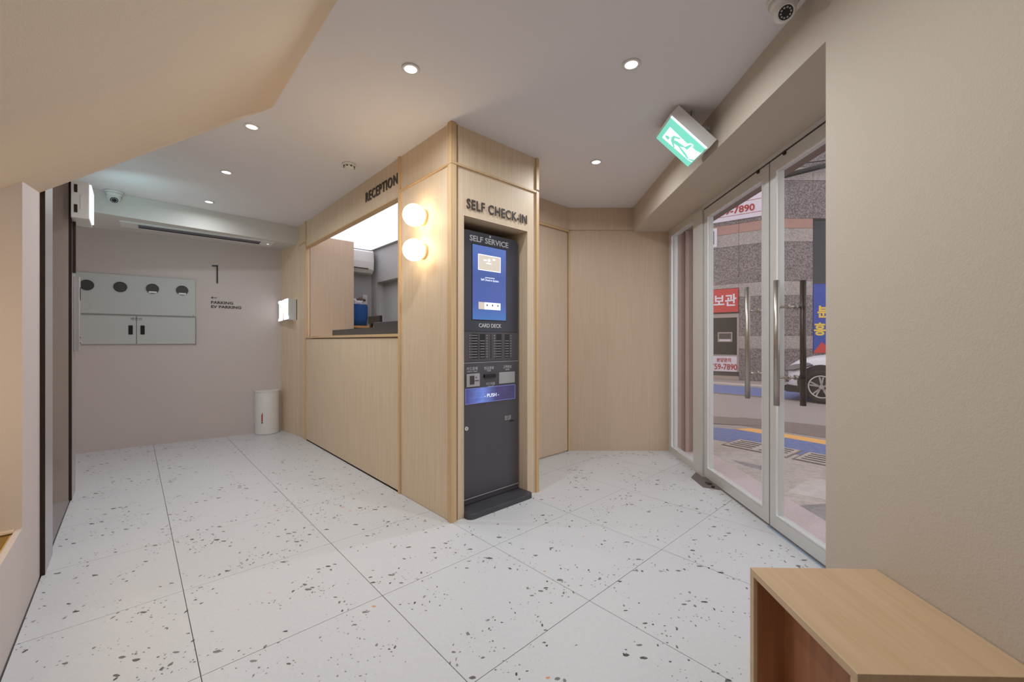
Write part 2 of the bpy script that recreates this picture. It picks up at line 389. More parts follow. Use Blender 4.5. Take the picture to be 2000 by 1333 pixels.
# left wall (elevator wall) in R: face at u=-1.896
UL = -1.896
g = G(); g.box(UL-.02, UL, -4.0, .453, 0, .396)                 # thin parapet in front of the planter
g.box(UL-.14, UL, .453, 1.18, 0, H); g.box(UL-.30, UL, 1.18, 2.258, 2.46, H); g.box(UL-.55, UL, 2.258, 2.53, 0, H)
g.box(UL-.14, UL, -4.0, -1.1, .396, H)
struct('wall_left', g, M['greyplaster'], R)
struct('wall_left_end', G().box(UL-3.2, UL-.56, 2.33, 2.53, 0, H), M['greyplaster'], R)
g = G(); g.box(-3.0, UL-.141, .453, .55, 0, H-.02)
struct('wall_niche_end', g, mat('warm tan niche plaster', (214, 190, 148), .8, bump=.5, bscale=160), R)
struct('wall_niche_back', G().box(-3.1, -3.0, -4.0, .55, 0, H-.02), M['plaster'], R)
# closing walls out of view
struct('wall_back', G().box(-.6, 1.3, -2.25, -2.15, 0, H), M['plaster'])
struct('wall_parking_end', G().box(-5.3, -5.2, 1.6, 6.2, 0, H), M['greyplaster'], R)

# far wall with bulkhead
struct('wall_far', G().box(-3.6, .35, 0, .15, 0, H), M['farwall'], FW)
b0, b1 = (-2.744+.02, 5.203+.02), (-5.2, 2.644)
b2 = (b1[0]-.9, b1[1]+1.2); q0 = FW.pt(.3, 0.0); q1 = FW.pt(-3.4, 0.0)
dxy = (b0[0]-b1[0], b0[1]-b1[1])
struct('ceiling_bulkhead_far', G().prism([b1, b0, (b0[0]+.05, b0[1]+.5), q0[:2], q1[:2]], 2.43, H-.001), M['bulk'])

# right wall block and beam over the doors (D frame, face at x=-.39)
struct('wall_right', G().box(-.39, .32, -2.3, 1.622, 0, H), M['plaster'], D)
struct('ceiling_beam_right', G().box(-.39, .0, 1.622, 4.52, 2.392, H-.001), M['plaster'], D)
struct('wall_entrance_lintel', G().box(.0, .32, 1.622, 6.5, 2.40, 3.6), M['brown'], D)
struct('wall_entrance_pier', G().box(.0, .32, 4.50, 6.5, -.1, 2.40), M['brown'], D)
cs = struct('wall_entrance_reveal', G().box(.07, .315, 4.47, 4.499, 0, 2.398), M['stripdark'], D)
for k, (x0, x1, dd, mm) in enumerate([(.075, .125, .02, 'strip'), (.128, .165, .008, 'stripdark'), (.168, .205, .03, 'strip'), (.208, .25, .014, 'stripdark'), (.253, .312, .026, 'strip')]):
    part('cladding_strip', G().box(x0, x1, 4.47-dd, 4.4699, 0, 2.39), M[mm], cs)

# ------------------------------------------------------------------ alcove walls (pink ash veneer)
struct('wall_alcove', G().box(.62, 1.735, 4.487, 4.58, 0, H), M['woodpink'])
g = G(); g.box(.62, 1.33, 4.467, 4.487, 2.411, H-.001)
struct('trim_1', g, M['woodpink'])
g = G(); g.box(.825, 1.965, .61, .70, 0, H)
struct('wall_alcove_door_side', g, M['woodpink'], R)
struct('trim_2', G().box(.825, 1.955, .592, .61, 2.411, H-.001), M['woodpink'], R)
dr = thing('door_1', R, (1.45, .60, 0), kind='structure')
part('door_leaf', G().bbox(1.02, 1.915, .596, .6098, .012, 2.37, .002), M['woodpink'], dr)
part('door_gap', G().box(1.917, 1.929, .6075, .6099, .0, 2.38), M['darkprint'], dr)
part('door_jamb', G().box(1.93, 1.955, .594, .6099, 0, 2.41), M['batten'], dr)
part('door_head', G().box(1.0, 1.955, .594, .6099, 2.385, 2.41), M['batten'], dr)

# ------------------------------------------------------------------ reception block
wr = struct('wall_reception', G().box(-.0, .045, 3.10, 3.36, 0, H).box(0.0, .045, .715, 3.10, 2.34, H).box(0, .05, .715, 3.10, .012, 1.225)
            .box(0, .05, .05, .69, 0, H).box(.0, .05, .69, .715, 0, H), M['wood'], R)
# kiosk housing front (v=0) with opening u .098-.705, z<2.052
kf = struct('wall_kiosk_housing', G().box(.0501, .098, 0, .05, 0, H).box(.705, .822, 0, .05, 0, H).box(.098, .705, 0, .05, 2.052, H)
            .box(.705, .73, .05, .60, 0, 2.052).box(.072, .098, .051, .60, 0, 2.052).box(.0981, .705, .051, .60, 2.052, 2.075)
            .box(.79, .822, .05, .609, 0, H).box(.0981, .705, .58, .60, 0, 2.052), M['wood'], R)
bt = M['batten']
def batten(g): part('batten', g, bt, wr)
batten(G().box(-.014, .0, .0, .028, 0, 2.37)); batten(G().box(-.014, .0, .0, .028, 2.39, H-.001)); batten(G().box(-.016, .0, .0, .028, 2.372, 2.388))
batten(G().box(-.014, .03, -.014, .0, 0, 2.37)); batten(G().box(-.014, .03, -.014, .0, 2.39, H-.001)); batten(G().box(-.016, .034, -.016, .0, 2.372, 2.388))
batten(G().box(-.014, .0, .695, .72, 0, H-.001))
batten(G().box(-.012, .0, .03, .694, 2.374, 2.386))
batten(G().box(-.012, .0, 3.075, 3.10, 0, 2.385)); batten(G().box(-.012, .0, 3.075, 3.10, 2.40, H-.001))
batten(G().box(-.010, .05, .721, 3.074, 2.335, 2.347))
batten(G().box(-.012, .12, .721, 3.074, 1.235, 1.258))
def kb(g): part('batten', g, bt, kf)
kb(G().box(.796, .824, -.014, 0, 0, 2.385)); kb(G().box(.796, .824, -.014, 0, 2.40, H-.001)); kb(G().box(.031, .795, -.012, 0, 2.374, 2.388))
part('opening_edge', G().box(.093, .0979, -.003, .05, 0, 2.056).box(.7051, .711, -.003, .05, 0, 2.056).box(.0979, .7051, -.003, .05, 2.0521, 2.057), mat('pale edging', (226, 204, 178), .5), kf)
part('kick_gap', G().box(.01, .05, .73, 3.07, .0, .0119), M['darkprint'], wr)
struct('wall_reception_far', G().add([(-0.0, 3.36, 0), (-.087, 3.935, 0), (.05, 3.935, 0), (.05, 3.36, 0), (0, 3.36, H), (-.087, 3.935, H), (.05, 3.935, H), (.05, 3.36, H)],
       [(0,1,2,3), (4,7,6,5), (0,4,5,1), (1,5,6,2), (2,6,7,3), (3,7,4,0)]), M['wood'], R)
struct('trim_3', G().box(-.012, .0, 3.101, 3.36, 2.40, 2.414), bt, R)
# interior of the reception room
struct('wall_reception_side', G().box(.0501, .585, 3.10, 3.13, 0, 2.50), M['woodpink'], R)
struct('wall_room_end', G().box(.05, 1.05, 3.5, 3.6, 0, H), M['roomgrey'], R)
g = G(); g.box(1.0, 1.2, .70, 3.32, 2.03, H).box(1.0, 1.2, 3.32, 3.6, 0, H).box(1.12, 1.2, .70, 3.319, 0, 2.029).box(1.0, 1.12, .701, .72, 0, 2.03)
struct('wall_room_back', g, M['roomgrey'], R)
part('corner_bead', G().box(.994, 1.0, 3.30, 3.325, 0, 2.03), M['cabgrey'], bpy.data.objects['wall_room_back'])
struct('wall_room_near', G().box(.05, 1.1, .62, .70, 0, H), M['roomgrey'], R)
cp = thing('luminous_ceiling', R, (.5, 2, 2.5), 'large white luminous panel filling the ceiling behind the reception counter', 'ceiling light')
part('panel', G().box(.06, .955, .73, 3.42, 2.5, 2.52), M['panel'], cp)
part('frame', G().box(.05, .99, 3.42, 3.49, 2.495, 2.53).box(.955, .99, .71, 3.42, 2.495, 2.53).box(.05, .06, .71, 3.42, 2.495, 2.53), M['roomgrey'], cp)
# counter slab and monitor ledge
struct('counter_sill', G().box(.051, .46, .721, 3.099, 1.225, 1.2575), M['wood'], R)
solo('counter_ledge', G().prism([(.73, 1.2585), (2.36, 1.2585), (2.36, 1.318), (1.20, 1.325), (.73, 1.33)], .055, .075, 'x'), M['granite_top'], R, (.065, 1.5, 1.2585),
     'long dark grey upstand strip along the reception counter', 'counter ledge')
solo('document_tray', G().bbox(.085, .36, .73, 1.385, 1.2585, 1.372, .004), M['granite_top'], R, (.2, .95, 1.2585),
     'dark grey box standing on the counter behind the upstand, at the right end', 'box')
mo = thing('monitor', R, (.5, 2.3, 1.26), 'black monitor back showing above the counter beside the blue tote', 'monitor')
MV0, MV1 = 2.10, 2.42
part('screen_case', G().bbox(.48, .51, MV0, MV1, 1.402, 1.487, .006), M['black'], mo)
part('stand', G().box(.482, .508, MV1-.08, MV1-.04, 1.2685, 1.402).box(.44, .56, MV1-.2, MV1, 1.2585, 1.2685), M['black'], mo)
struct('counter_inner', G().box(.461, .80, .721, 2.6, 1.225, 1.2575), M['wood'], R)
# shelf, tote, air conditioner, document holder
sh = thing('wall_shelf', R, (.78, 3.3, 1.36), 'orange wood shelf behind the counter under the blue tote', 'shelf')
part('board', G().bbox(.35, .99, 3.14, 3.49, 1.375, 1.405, .003), M['orangewood'], sh)
part('bracket', G().box(.40, .43, 3.2, 3.49, 1.25, 1.375), M['orangewood'], sh)
part('bracket', G().box(.93, .96, 3.2, 3.49, 1.25, 1.375), M['orangewood'], sh)
to = thing('tote_bag', R, (.62, 3.25, 1.405), 'blue felt tote holding crumpled white cloths on the wooden shelf', 'bag')
g = G(); n = 16
prof = [(0.0, .92), (.10, 1.0), (.25, 1.0), (.29, .97)]
ringv = []
for z_, s_ in prof:
    for i in range(n):
        a = 2*pi*i/n; cx_ = abs(cos(a))**.5*(1 if cos(a) >= 0 else -1); sy_ = abs(sin(a))**.5*(1 if sin(a) >= 0 else -1)
        ringv.append((.66+.165*s_*cx_, 3.27+.10*s_*sy_, 1.406+z_))
g.add(ringv, [tuple(range(n))[::-1]]+[(k*n+i, k*n+(i+1) % n, (k+1)*n+(i+1) % n, (k+1)*n+i) for k in range(3) for i in range(n)], True)
g.v = [(x, y, z+.0) for x, y, z in g.v]
part('bag_body', g, M['tote'], to)
def blob(c, r, sc, seed, m, parent, name, label=None):
    rd = random.Random(seed); gg = G(); bm = bmesh.new(); bmesh.ops.create_icosphere(bm, subdivisions=3, radius=r)
    for q in bm.verts:
        k = 1+.22*sin(9*q.co.x/r*.6+seed)+.18*sin(7*q.co.z/r+seed*2)*cos(5*q.co.y/r)
        q.co = (c[0]+q.co.x*sc[0]*k, c[1]+q.co.y*sc[1]*k, c[2]+q.co.z*sc[2]*k)
    gg.bm(bm, True); part(name, gg, m, parent, label)
blob((.58, 3.26, 1.74), .07, (1.1, 1, .9), 1, M['cloth'], to, 'folded_cloth')
blob((.68, 3.25, 1.72), .06, (1.3, 1, .8), 4, M['cloth'], to, 'folded_cloth')
blob((.73, 3.24, 1.76), .045, (1.4, .9, .7), 2, M['clothbrown'], to, 'folded_cloth', 'brown cloth')
ac = thing('air_conditioner', R, (.55, 3.4, 2.14), 'white wall mounted split air conditioner behind the reception counter', 'air conditioner')
g = G().prism([(3.5, 2.15), (3.5, 2.46), (3.31, 2.46), (3.285, 2.44), (3.275, 2.30), (3.285, 2.20), (3.33, 2.152)], .06, .92, 'x')
part('housing', g, M['white'], ac)
part('air_outlet', G().box(.12, .86, 3.277, 3.31, 2.198, 2.212), M['dark'], ac)
part('end_cap', G().prism([(3.5, 2.14), (3.5, 2.465), (3.30, 2.465), (3.28, 2.44), (3.268, 2.30), (3.28, 2.19), (3.33, 2.142)], .9201, .935, 'x'), M['white'], ac)
solo('document_holder', G().bbox(.86, .93, 3.47, 3.4995, 1.56, 1.86, .003), M['white'], R, (.9, 3.48, 1.56), 'narrow white board hanging on the wall beside the blue tote', 'wall board')

# lettering signs: each sign one thing with a letter per part
def letters(word, size, plane, pos0, pos1, mt, fr, tname, label, ext=.0018, bold=.004, base=0.0):
    t = thing(tname, fr, pos0, label, 'lettering')
    # measure advance widths
    total = text_geo(word, size, plane, (0, 0, 0), ext, bold, 'LEFT')
    ax = 0 if plane == 'f' else 1; sg = 1 if plane == 'f' else -1
    xs = [sg*v[ax] for v in total.v]; w = max(xs)-min(xs); span = abs(pos1[ax]-pos0[ax]); k = span/w
    for i, ch in enumerate(word):
        if ch == ' ': continue
        a = text_geo(word[:i+1], size, plane, (0, 0, 0), ext, bold, 'LEFT'); b = text_geo(ch, size, plane, (0, 0, 0), ext, bold, 'LEFT')
        ra = max(sg*v[ax] for v in a.v); rb = max(sg*v[ax] for v in b.v); dx = ra-rb-min(xs)
        q = (pos1[2]-pos0[2])/span
        g = G()
        mid = (max(v[ax] for v in b.v)+min(v[ax] for v in b.v))/2     # letters slightly narrowed to open the spacing
        g.add([((pos0[0]+(mid+(v[0]-mid)*.9+dx)*k, pos0[1]+v[1], pos0[2]+v[2]) if plane == 'f' else (pos0[0]+v[0], pos0[1]+(mid+(v[1]-mid)*.9-dx)*k, pos0[2]+v[2])) for v in b.v], b.f)
        part('letter', g, mt, t)
    return t
letters('SELF CHECK-IN', .092, 'f', (.118, -.006, 2.108), (.70, -.006, 2.108), M['darkprint'], R, 'check_in_lettering', 'raised dark SELF CHECK-IN letters above the kiosk', bold=.0016)
letters('RECEPTION', .118, 'l', (-.006, 1.352, 2.452), (-.006, .738, 2.452), M['darkprint'], R, 'reception_lettering', 'raised dark RECEPTION letters on the wooden header', bold=.0016)
# ------------------------------------------------------------------ globes
def globe(v, z, label):
    t = thing('globe_lamp', R, (0, v, z), label, 'wall lamp', 'pair of globe wall lamps')
    part('wall_plate', G().cyl((v, z), .055, -.022, -.0, 'x', 32), M['batten'], t)
    part('globe_shade', G().sph((-.085, v, z), .078), M['globe'], t)
    return t
globe(.345, 2.093, 'upper of two lit white globe lamps on the wooden wall')
globe(.345, 1.846, 'lower of two lit white globe lamps on the wooden wall')

# ------------------------------------------------------------------ kiosk
kz = thing('check_in_kiosk', R, (.395, .30, 0), 'tall charcoal self check-in kiosk with blue touch screen in the wooden niche', 'kiosk')
VF = .087
bm = bmesh.new(); bmesh.ops.create_cube(bm, size=1)
for v in bm.verts: v.co = (.395+v.co.x*.59, .33+v.co.y*.486, 1.015+v.co.z*1.95)
es = [e for e in bm.edges if abs(e.verts[0].co.x-e.verts[1].co.x) < 1e-4 and abs(e.verts[0].co.z-e.verts[1].co.z) < 1e-4 and e.verts[0].co.z > 1.5]
bmesh.ops.bevel(bm, geom=es, offset=.035, segments=5, profile=.5, affect='EDGES')
part('cabinet', G().bm(bm), M['kiosk'], kz)
part('header_panel', G().prism([(.104, 1.27), (.686, 1.27), (.686, 1.955), (.676, 1.976), (.655, 1.986), (.135, 1.986), (.114, 1.976), (.104, 1.955)], VF-.004, VF, 'y'), mat('kiosk header face', (62, 62, 74), .35), kz)
part('lower_door', G().bbox(.106, .684, VF-.006, VF, .085, 1.042, .002), M['kiosk'], kz)
part('deck_panel', G().bbox(.106, .684, VF-.005, VF, 1.05, 1.265, .002), M['kiosk'], kz)
part('seam', G().box(.106, .684, VF-.0062, VF-.004, 1.0425, 1.0465), M['slotgrey'], kz)
part('toe_panel', G().box(.104, .686, VF+.006, VF+.012, .036, .083), M['kioskdark'], kz)
part('toe_trim', G().box(.104, .686, VF-.007, VF-.001, .076, .082), M['slotgrey'], kz)
bm = bmesh.new(); bmesh.ops.create_cube(bm, size=1)
for v in bm.verts: v.co = (.405+v.co.x*.612, .115+v.co.y*.366, .018+v.co.z*.036)
es = [e for e in bm.edges if abs(e.verts[0].co.x-e.verts[1].co.x) < 1e-4 and abs(e.verts[0].co.y-e.verts[1].co.y) < 1e-4 and e.verts[0].co.y < 0]
bmesh.ops.bevel(bm, geom=es, offset=.04, segments=5, profile=.5, affect='EDGES')
es = [e for e in bm.edges if e.verts[0].co.z > .03 and e.verts[1].co.z > .03]
bmesh.ops.bevel(bm, geom=es, offset=.004, segments=2, profile=.5, affect='EDGES')
pb = G().bm(bm); part('base_plate', pb, M['plinth'], kz)
part('title', text_geo('SELF SERVICE', .056, 'f', (.395, VF-.005, 1.918), .001, .0008, width=.37), M['label'], kz)
part('camera_dot', G().cyl((.397, 1.972), .008, VF-.008, VF-.004, 'y', 16), M['label'], kz)
sb = part('screen_bezel', G().box(.229, .561, VF-.0055, VF-.0041, 1.349, 1.902), M['kioskdark'], kz)
sc = part('touch_screen', G().box(.235, .555, VF-.0075, VF-.0056, 1.356, 1.895), M['screen'], kz)
scr_w = mat('screen white', (235, 240, 250), .4, emit=.8, ecol=(225, 232, 245)); scr_b = mat('screen beige', (190, 180, 168), .4, emit=.55, ecol=(200, 188, 172))
part('screen_card', G().box(.284, .50, VF-.0082, VF-.0076, 1.716, 1.832), scr_w, sc, 'white bordered picture card on the screen')
part('screen_picture', G().box(.289, .495, VF-.0088, VF-.0083, 1.721, 1.827), scr_b, sc)
part('screen_icon', G().cyl((.385, 1.795), .012, VF-.0093, VF-.0089, 'y', 12), scr_w, sc)
for bx_ in ((.36, .408, 1.768, 1.776), (.335, .362, 1.787, 1.797), (.42, .445, 1.80, 1.812)): part('screen_icon', G().box(bx_[0], bx_[1], VF-.0093, VF-.0089, bx_[2], bx_[3]), scr_w, sc)
part('screen_text', text_geo('Self Check-in System', .022, 'f', (.395, VF-.0082, 1.642), .0003, 0, width=.17), scr_w, sc)
part('screen_text', G().box(.35, .44, VF-.0084, VF-.0078, 1.664, 1.668), scr_w, sc)
part('screen_button', G().box(.288, .342, VF-.0084, VF-.0078, 1.432, 1.484), scr_b, sc, 'beige language button')
for k in range(3):
    part('screen_button', G().box(.343+k*.052, .394+k*.052, VF-.0084, VF-.0078, 1.432, 1.484), scr_w, sc)
    part('screen_icon', G().box(.362+k*.052, .374+k*.052, VF-.0088, VF-.0085, 1.458, 1.470), M['dark'], sc)
part('title', text_geo('CARD DECK', .040, 'f', (.40, VF-.005, 1.300), .001, .0005, width=.215), M['label'], kz, 'CARD DECK print')
for k, (x0, x1) in enumerate([(.232, .285), (.302, .352), (.460, .512), (.545, .592)]):
    col = part('card_slot_column', G().box(x0, x1, VF-.0056, VF-.0051, 1.073, 1.252), M['black'], kz)
    nums = G()
    for j in range(9):
        z = 1.082+j*.0195
        if j < (9 if k == 0 else 7 if k in (1, 3) else 7):
            part('card_edge', G().box(x0-.012 if k in (0, 2) else x0, x1-.010, VF-.012, VF-.0057, z, z+.0036), M['slotgrey'], col)
        nx = x0-.022 if k in (0, 2) else x1+.014
        nums.box(nx, nx+.005, VF-.0062, VF-.0052, z-.001, z+.005)
    part('slot_number', nums, M['label'], kz, kind='stuff')
part('deck_divider', G().box(.405, .409, VF-.0065, VF-.005, 1.07, 1.255), M['kioskdark'], kz)
for body, x, z, s_, w_ in [('카드결제', .231, .993, .026, .095), ('CREDIT CARD', .231, .978, .012, .09), ('현금결제', .387, .990, .026, .09), ('CASH', .387, .975, .014, .035),
                       ('고객정보', .571, .992, .026, .085), ('MENU', .571, .976, .014, .04), ('카드배출', .402, .875, .024, .085), ('CARD OUT', .402, .860, .011, .06), ('영수증', .576, .605, .026, .065), ('RECEIPT', .576, .593, .012, .06)]:
    part('print', text_geo(body, s_, 'f', (x, VF-.0065, z), .0004, 0, width=w_), M['label'], kz)
cr_ = part('card_reader', G().bbox(.177, .296, VF-.014, VF-.006, .873, .966, .002), M['slotgrey'], kz)
part('reader_face', G().box(.205, .245, VF-.0155, VF-.0141, .89, .952).box(.25, .288, VF-.0155, VF-.0141, .912, .918), M['dark'], cr_)
part('reader_button', G().cyl((.262, .938), .005, VF-.0155, VF-.0141, 'y', 10), M['dark'], cr_)
part('bill_slot', G().bbox(.336, .447, VF-.02, VF-.006, .930, .956, .004), M['black'], kz)
gp = part('fingerprint_pad', G().bbox(.482, .645, VF-.012, VF-.006, .876, .962, .002), M['slotgrey'], kz)
part('pad_face', G().box(.489, .638, VF-.0128, VF-.0121, .884, .955), mat('pale grey pad', (168, 166, 168), .5), gp)
tr = part('dispenser_tray', G().box(.172, .645, VF-.008, VF-.0055, .754, .858), M['tray'], kz)
part('tray_rim', G().box(.168, .649, VF-.011, VF-.006, .858, .862).box(.168, .649, VF-.011, VF-.006, .750, .754).box(.645, .649, VF-.011, VF-.006, .754, .858).box(.168, .172, VF-.011, VF-.006, .754, .858), mat('tray rim', (120, 122, 170), .3, emit=.25, ecol=(130, 140, 230)), tr)
part('tray_print', text_geo('- PUSH -', .036, 'f', (.412, VF-.0095, .786), .0003, 0, width=.14), scr_w, tr)
part('receipt_slot', G().box(.595, .64, VF-.009, VF-.006, .575, .585), M['black'], kz)
part('lock', G().cyl((.178, .582), .014, VF-.014, VF-.006, 'y', 20), M['white'], kz, 'white key lock')
part('lock_keyhole', G().box(.176, .180, VF-.0148, VF-.0141, .574, .590), M['black'], kz)

# ------------------------------------------------------------------ ceiling fittings
def downlight(X, Y, label, k=1.0, r=.047):
    t = thing('downlight', WORLD, (X, Y, H), label, 'ceiling light', 'recessed ceiling downlights')
    part('trim_ring', G().ring((X, Y), r*.70, r, H-.006, H-.0005, 'z'), M['white'], t)
    part('diffuser', G().cyl((X, Y), r*.70, H-.004, H-.0006, 'z', 28), M['diff'], t)
    ld = bpy.data.lights.new('downlight_glow', 'AREA'); ld.shape = 'DISK'; ld.size = .06; ld.energy = DOWN_W*k; ld.color = DOWN_C; ld.spread = radians(168)
    lo = bpy.data.objects.new('downlight_glow', ld); COL.objects.link(lo); lo.parent = t; lo.location = (0, 0, -.009)
downlight(-.539, 2.184, 'round lit downlight nearest the camera in front of the reception header')
downlight(.624, 2.148, 'round lit downlight between the kiosk corner and the exit sign, near the camera')
downlight(-1.756, 2.772, 'round lit downlight beside the end of the sloped soffit')
downlight(.680, 3.318, 'round lit downlight over the alcove right of the kiosk')
downlight(-2.448, 3.519, 'middle downlight of the row leading to the far wall')
downlight(-3.150, 4.268, 'farthest small downlight, next to the far bulkhead', .30)
downlight(.62, .30, 'added unseen downlight behind the camera near the bench wall', .06)  # added out of view as weak fill for the near right wall
downlight(.25, 1.1, 'added unseen downlight above the camera side of the lobby', .85)  # added out of view as fill to brighten the kiosk front
sd = thing('smoke_detector', WORLD, (-1.335, 3.366, H), 'small white round smoke detector on the ceiling in front of the reception header', 'smoke detector')
part('base', G().cyl((-1.335, 3.366), .055, H-.014, H-.0005), M['white'], sd)
part('sensor_head', G().cyl((-1.335, 3.366), .032, H-.04, H-.014, r2=.045), M['white'], sd)
for a in range(8): part('vent_slot', G().box(-1.335+.040*cos(a*pi/4)-.006, -1.335+.040*cos(a*pi/4)+.006, 3.366+.040*sin(a*pi/4)-.006, 3.366+.040*sin(a*pi/4)+.006, H-.028, H-.02), M['dark'], sd)

def dome_camera(X, Y, label, az, r=.055):
    t = thing('security_camera', WORLD, (X, Y, H), label, 'security camera')
    part('base', G().cyl((X, Y), r, H-.02, H-.0005, n=32, r2=r), M['white'], t)
    part('housing', G().cyl((X, Y), r*.62, H-.045, H-.02, n=32, r2=r*.95), M['white'], t)
    b = part('eyeball', G().sph((X, Y, H-.055), r*.72), M['white'], t)
    d = Vector((cos(az)*.75, sin(az)*.75, -.66)).normalized(); c = Vector((X, Y, H-.055))
    e = part('lens_bezel', G().tube(c+d*r*.45, c+d*r*.80, r*.5, 24), M['white'], t)
    part('lens_window', G().tube(c+d*r*.80, c+d*r*.83, r*.42, 24), M['black'], t)
    part('lens', G().tube(c+d*r*.83, c+d*r*.87, r*.16, 16), M['kioskdark'], t)
    lg = G(); a1 = d.orthogonal().normalized(); a2 = d.cross(a1)
    for k in range(10):
        q = c+d*r*.83+r*.29*(a1*cos(k*.628)+a2*sin(k*.628)); lg.tube(q, q+d*r*.04, r*.06, 8)
    part('infrared_led', lg, M['slotgrey'], t, kind='stuff')
dome_camera(1.150, 1.735, 'white dome security camera at the top edge, by the entrance beam', radians(245), .062)
dome_camera(-3.86, 3.98, 'white dome security camera glowing cyan beside the left exit sign', radians(-42), .072)

# right exit sign, tilted in the corner of ceiling and beam (box, long axis down to the right)
ex = thing('exit_sign', WORLD, (1.08, 2.6, 2.5), 'lit green running man exit sign hung at a slant beside the entrance beam', 'exit sign')
A = Vector((.973, 0, 2.573)); B = Vector((1.189, 0, 2.378)); a = (B-A).normalized(); nrm = Vector((-a.z, 0, a.x))   # up-right normal
if nrm.z < 0: nrm = -nrm
Ln = (B-A).length; y0, y1 = 2.51, 2.775
def slab(s0, s1, t0, t1, ya, yb):
    g = G(); P = lambda s, t, y: (A.x+a.x*s+nrm.x*t, y, A.z+a.z*s+nrm.z*t)
    vs = [P(s0,t0,ya), P(s1,t0,ya), P(s1,t1,ya), P(s0,t1,ya), P(s0,t0,yb), P(s1,t0,yb), P(s1,t1,yb), P(s0,t1,yb)]
    return g.add(vs, [(0,1,2,3), (4,7,6,5), (0,4,5,1), (1,5,6,2), (2,6,7,3), (3,7,4,0)])
part('housing', slab(-.012, Ln+.01, .008, .083, y0, y1+.008), M['white'], ex)
part('lit_edge', slab(0, Ln, .002, .0079, y0+.002, y0+.012), M['exitwhite'], ex)
fc = part('green_face', slab(0.002, Ln-.002, -.0, .0079, y0+.0125, y1), M['exitgreen'], ex)
# pictogram read from the photo: (s along the long side 0..1, t from near edge 0..1)
def pic(pts, m, name, lift):
    g = G(); n = len(pts)
    w = [(A.x+a.x*(s*Ln)-nrm.x*l, y0+.006+(y1-y0-.006)*t, A.z+a.z*(s*Ln)-nrm.z*l) for l in (lift, lift+.0006) for s, t in pts]
    g.add(w, [tuple(range(n)), tuple(range(n, 2*n))[::-1]]+[(i, (i+1) % n, n+(i+1) % n, n+i) for i in range(n)])
    part(name, g, m, fc)
# image point -> (s,t) of the sign by intersecting with its corner quad
Q = [(287, 358), (905, 912), (575, 1250), (22, 762)]     # near-left, near-right, far-right, far-left in the crop
def st(x, y):
    s, t = .5, .5
    for _ in range(30):
        px = Q[0][0]*(1-s)*(1-t)+Q[1][0]*s*(1-t)+Q[2][0]*s*t+Q[3][0]*(1-s)*t; py = Q[0][1]*(1-s)*(1-t)+Q[1][1]*s*(1-t)+Q[2][1]*s*t+Q[3][1]*(1-s)*t
        ex_, ey = x-px, y-py
        sx = (Q[1][0]-Q[0][0])*(1-t)+(Q[2][0]-Q[3][0])*t; sy = (Q[1][1]-Q[0][1])*(1-t)+(Q[2][1]-Q[3][1])*t
        tx = (Q[3][0]-Q[0][0])*(1-s)+(Q[2][0]-Q[1][0])*s; ty = (Q[3][1]-Q[0][1])*(1-s)+(Q[2][1]-Q[1][1])*s
        det = sx*ty-sy*tx; s += (ex_*ty-ey*tx)/det; t += (sx*ey-sy*ex_)/det
    return s, t
def pc(pts, m, name, lift): pic([st(*p) for p in pts], m, name, lift)
pc([(278, 535), (580, 825), (640, 815), (690, 850), (670, 885), (720, 940), (815, 985), (860, 950), (650, 1155), (590, 1125), (135, 735)], M['exitwhite'], 'white_doorway', .0002)
pc([(190, 690), (225, 688), (265, 710), (268, 745), (240, 768), (205, 735)], M['exitgreen'], 'figure_head', .001)
pc([(345, 685), (460, 725), (450, 750), (365, 725), (350, 765), (410, 790), (540, 880), (640, 835), (672, 845), (575, 935), (520, 890), (450, 880), (545, 990), (600, 1095), (575, 1100), (500, 1000), (420, 880), (345, 830), (355, 905), (335, 908), (290, 780), (310, 710)], M['exitgreen'], 'figure_body', .001)
pc([(600, 1095), (700, 1110), (680, 1140), (595, 1115)], M['exitgreen'], 'figure_foot', .001)
part('bracket', G().box(1.13, 1.245, 2.58, 2.60, 2.53, 2.5498).box(1.13, 1.15, 2.58, 2.60, 2.50, 2.648), M['steel'], ex)
# left exit sign on the elevator wall
ex2 = thing('exit_sign', R, (-1.85, 2.32, 2.25), 'lit exit sign seen edge-on above the elevator frame, throwing cyan light', 'exit sign')
part('housing', G().bbox(UL+.012, -1.788, 2.19, 2.50, 2.12, 2.40, .004), M['white'], ex2)
part('mount', G().box(UL, UL+.0119, 2.24, 2.44, 2.16, 2.36), M['darktrim'], ex2)
part('lit_face', G().prism([(2.20, 2.14), (2.48, 2.14), (2.48, 2.385), (2.20, 2.385)], -1.7879, -1.778, 'x'), M['exitcyan'], ex2)
for z_ in (2.16, 2.31): part('side_slot', G().box(-1.868, -1.850, 2.1885, 2.1899, z_, z_+.06), M['darktrim'], ex2)
part('side_mark', G().box(-1.836, -1.832, 2.1885, 2.1899, 2.19, 2.30), M['aluedge'], ex2)
ld = bpy.data.lights.new('exit_glow', 'AREA'); ld.shape = 'RECTANGLE'; ld.size = .26; ld.size_y = .22; ld.energy = 1.1; ld.color = (.55, .95, 1.0); ld.spread = radians(130)
lo = bpy.data.objects.new('exit_glow', ld); COL.objects.link(lo); lo.parent = ex2; lo.location = (.10, .20, .01); lo.rotation_euler = Vector((.55, .80, .22)).to_track_quat('-Z', 'Y').to_euler()
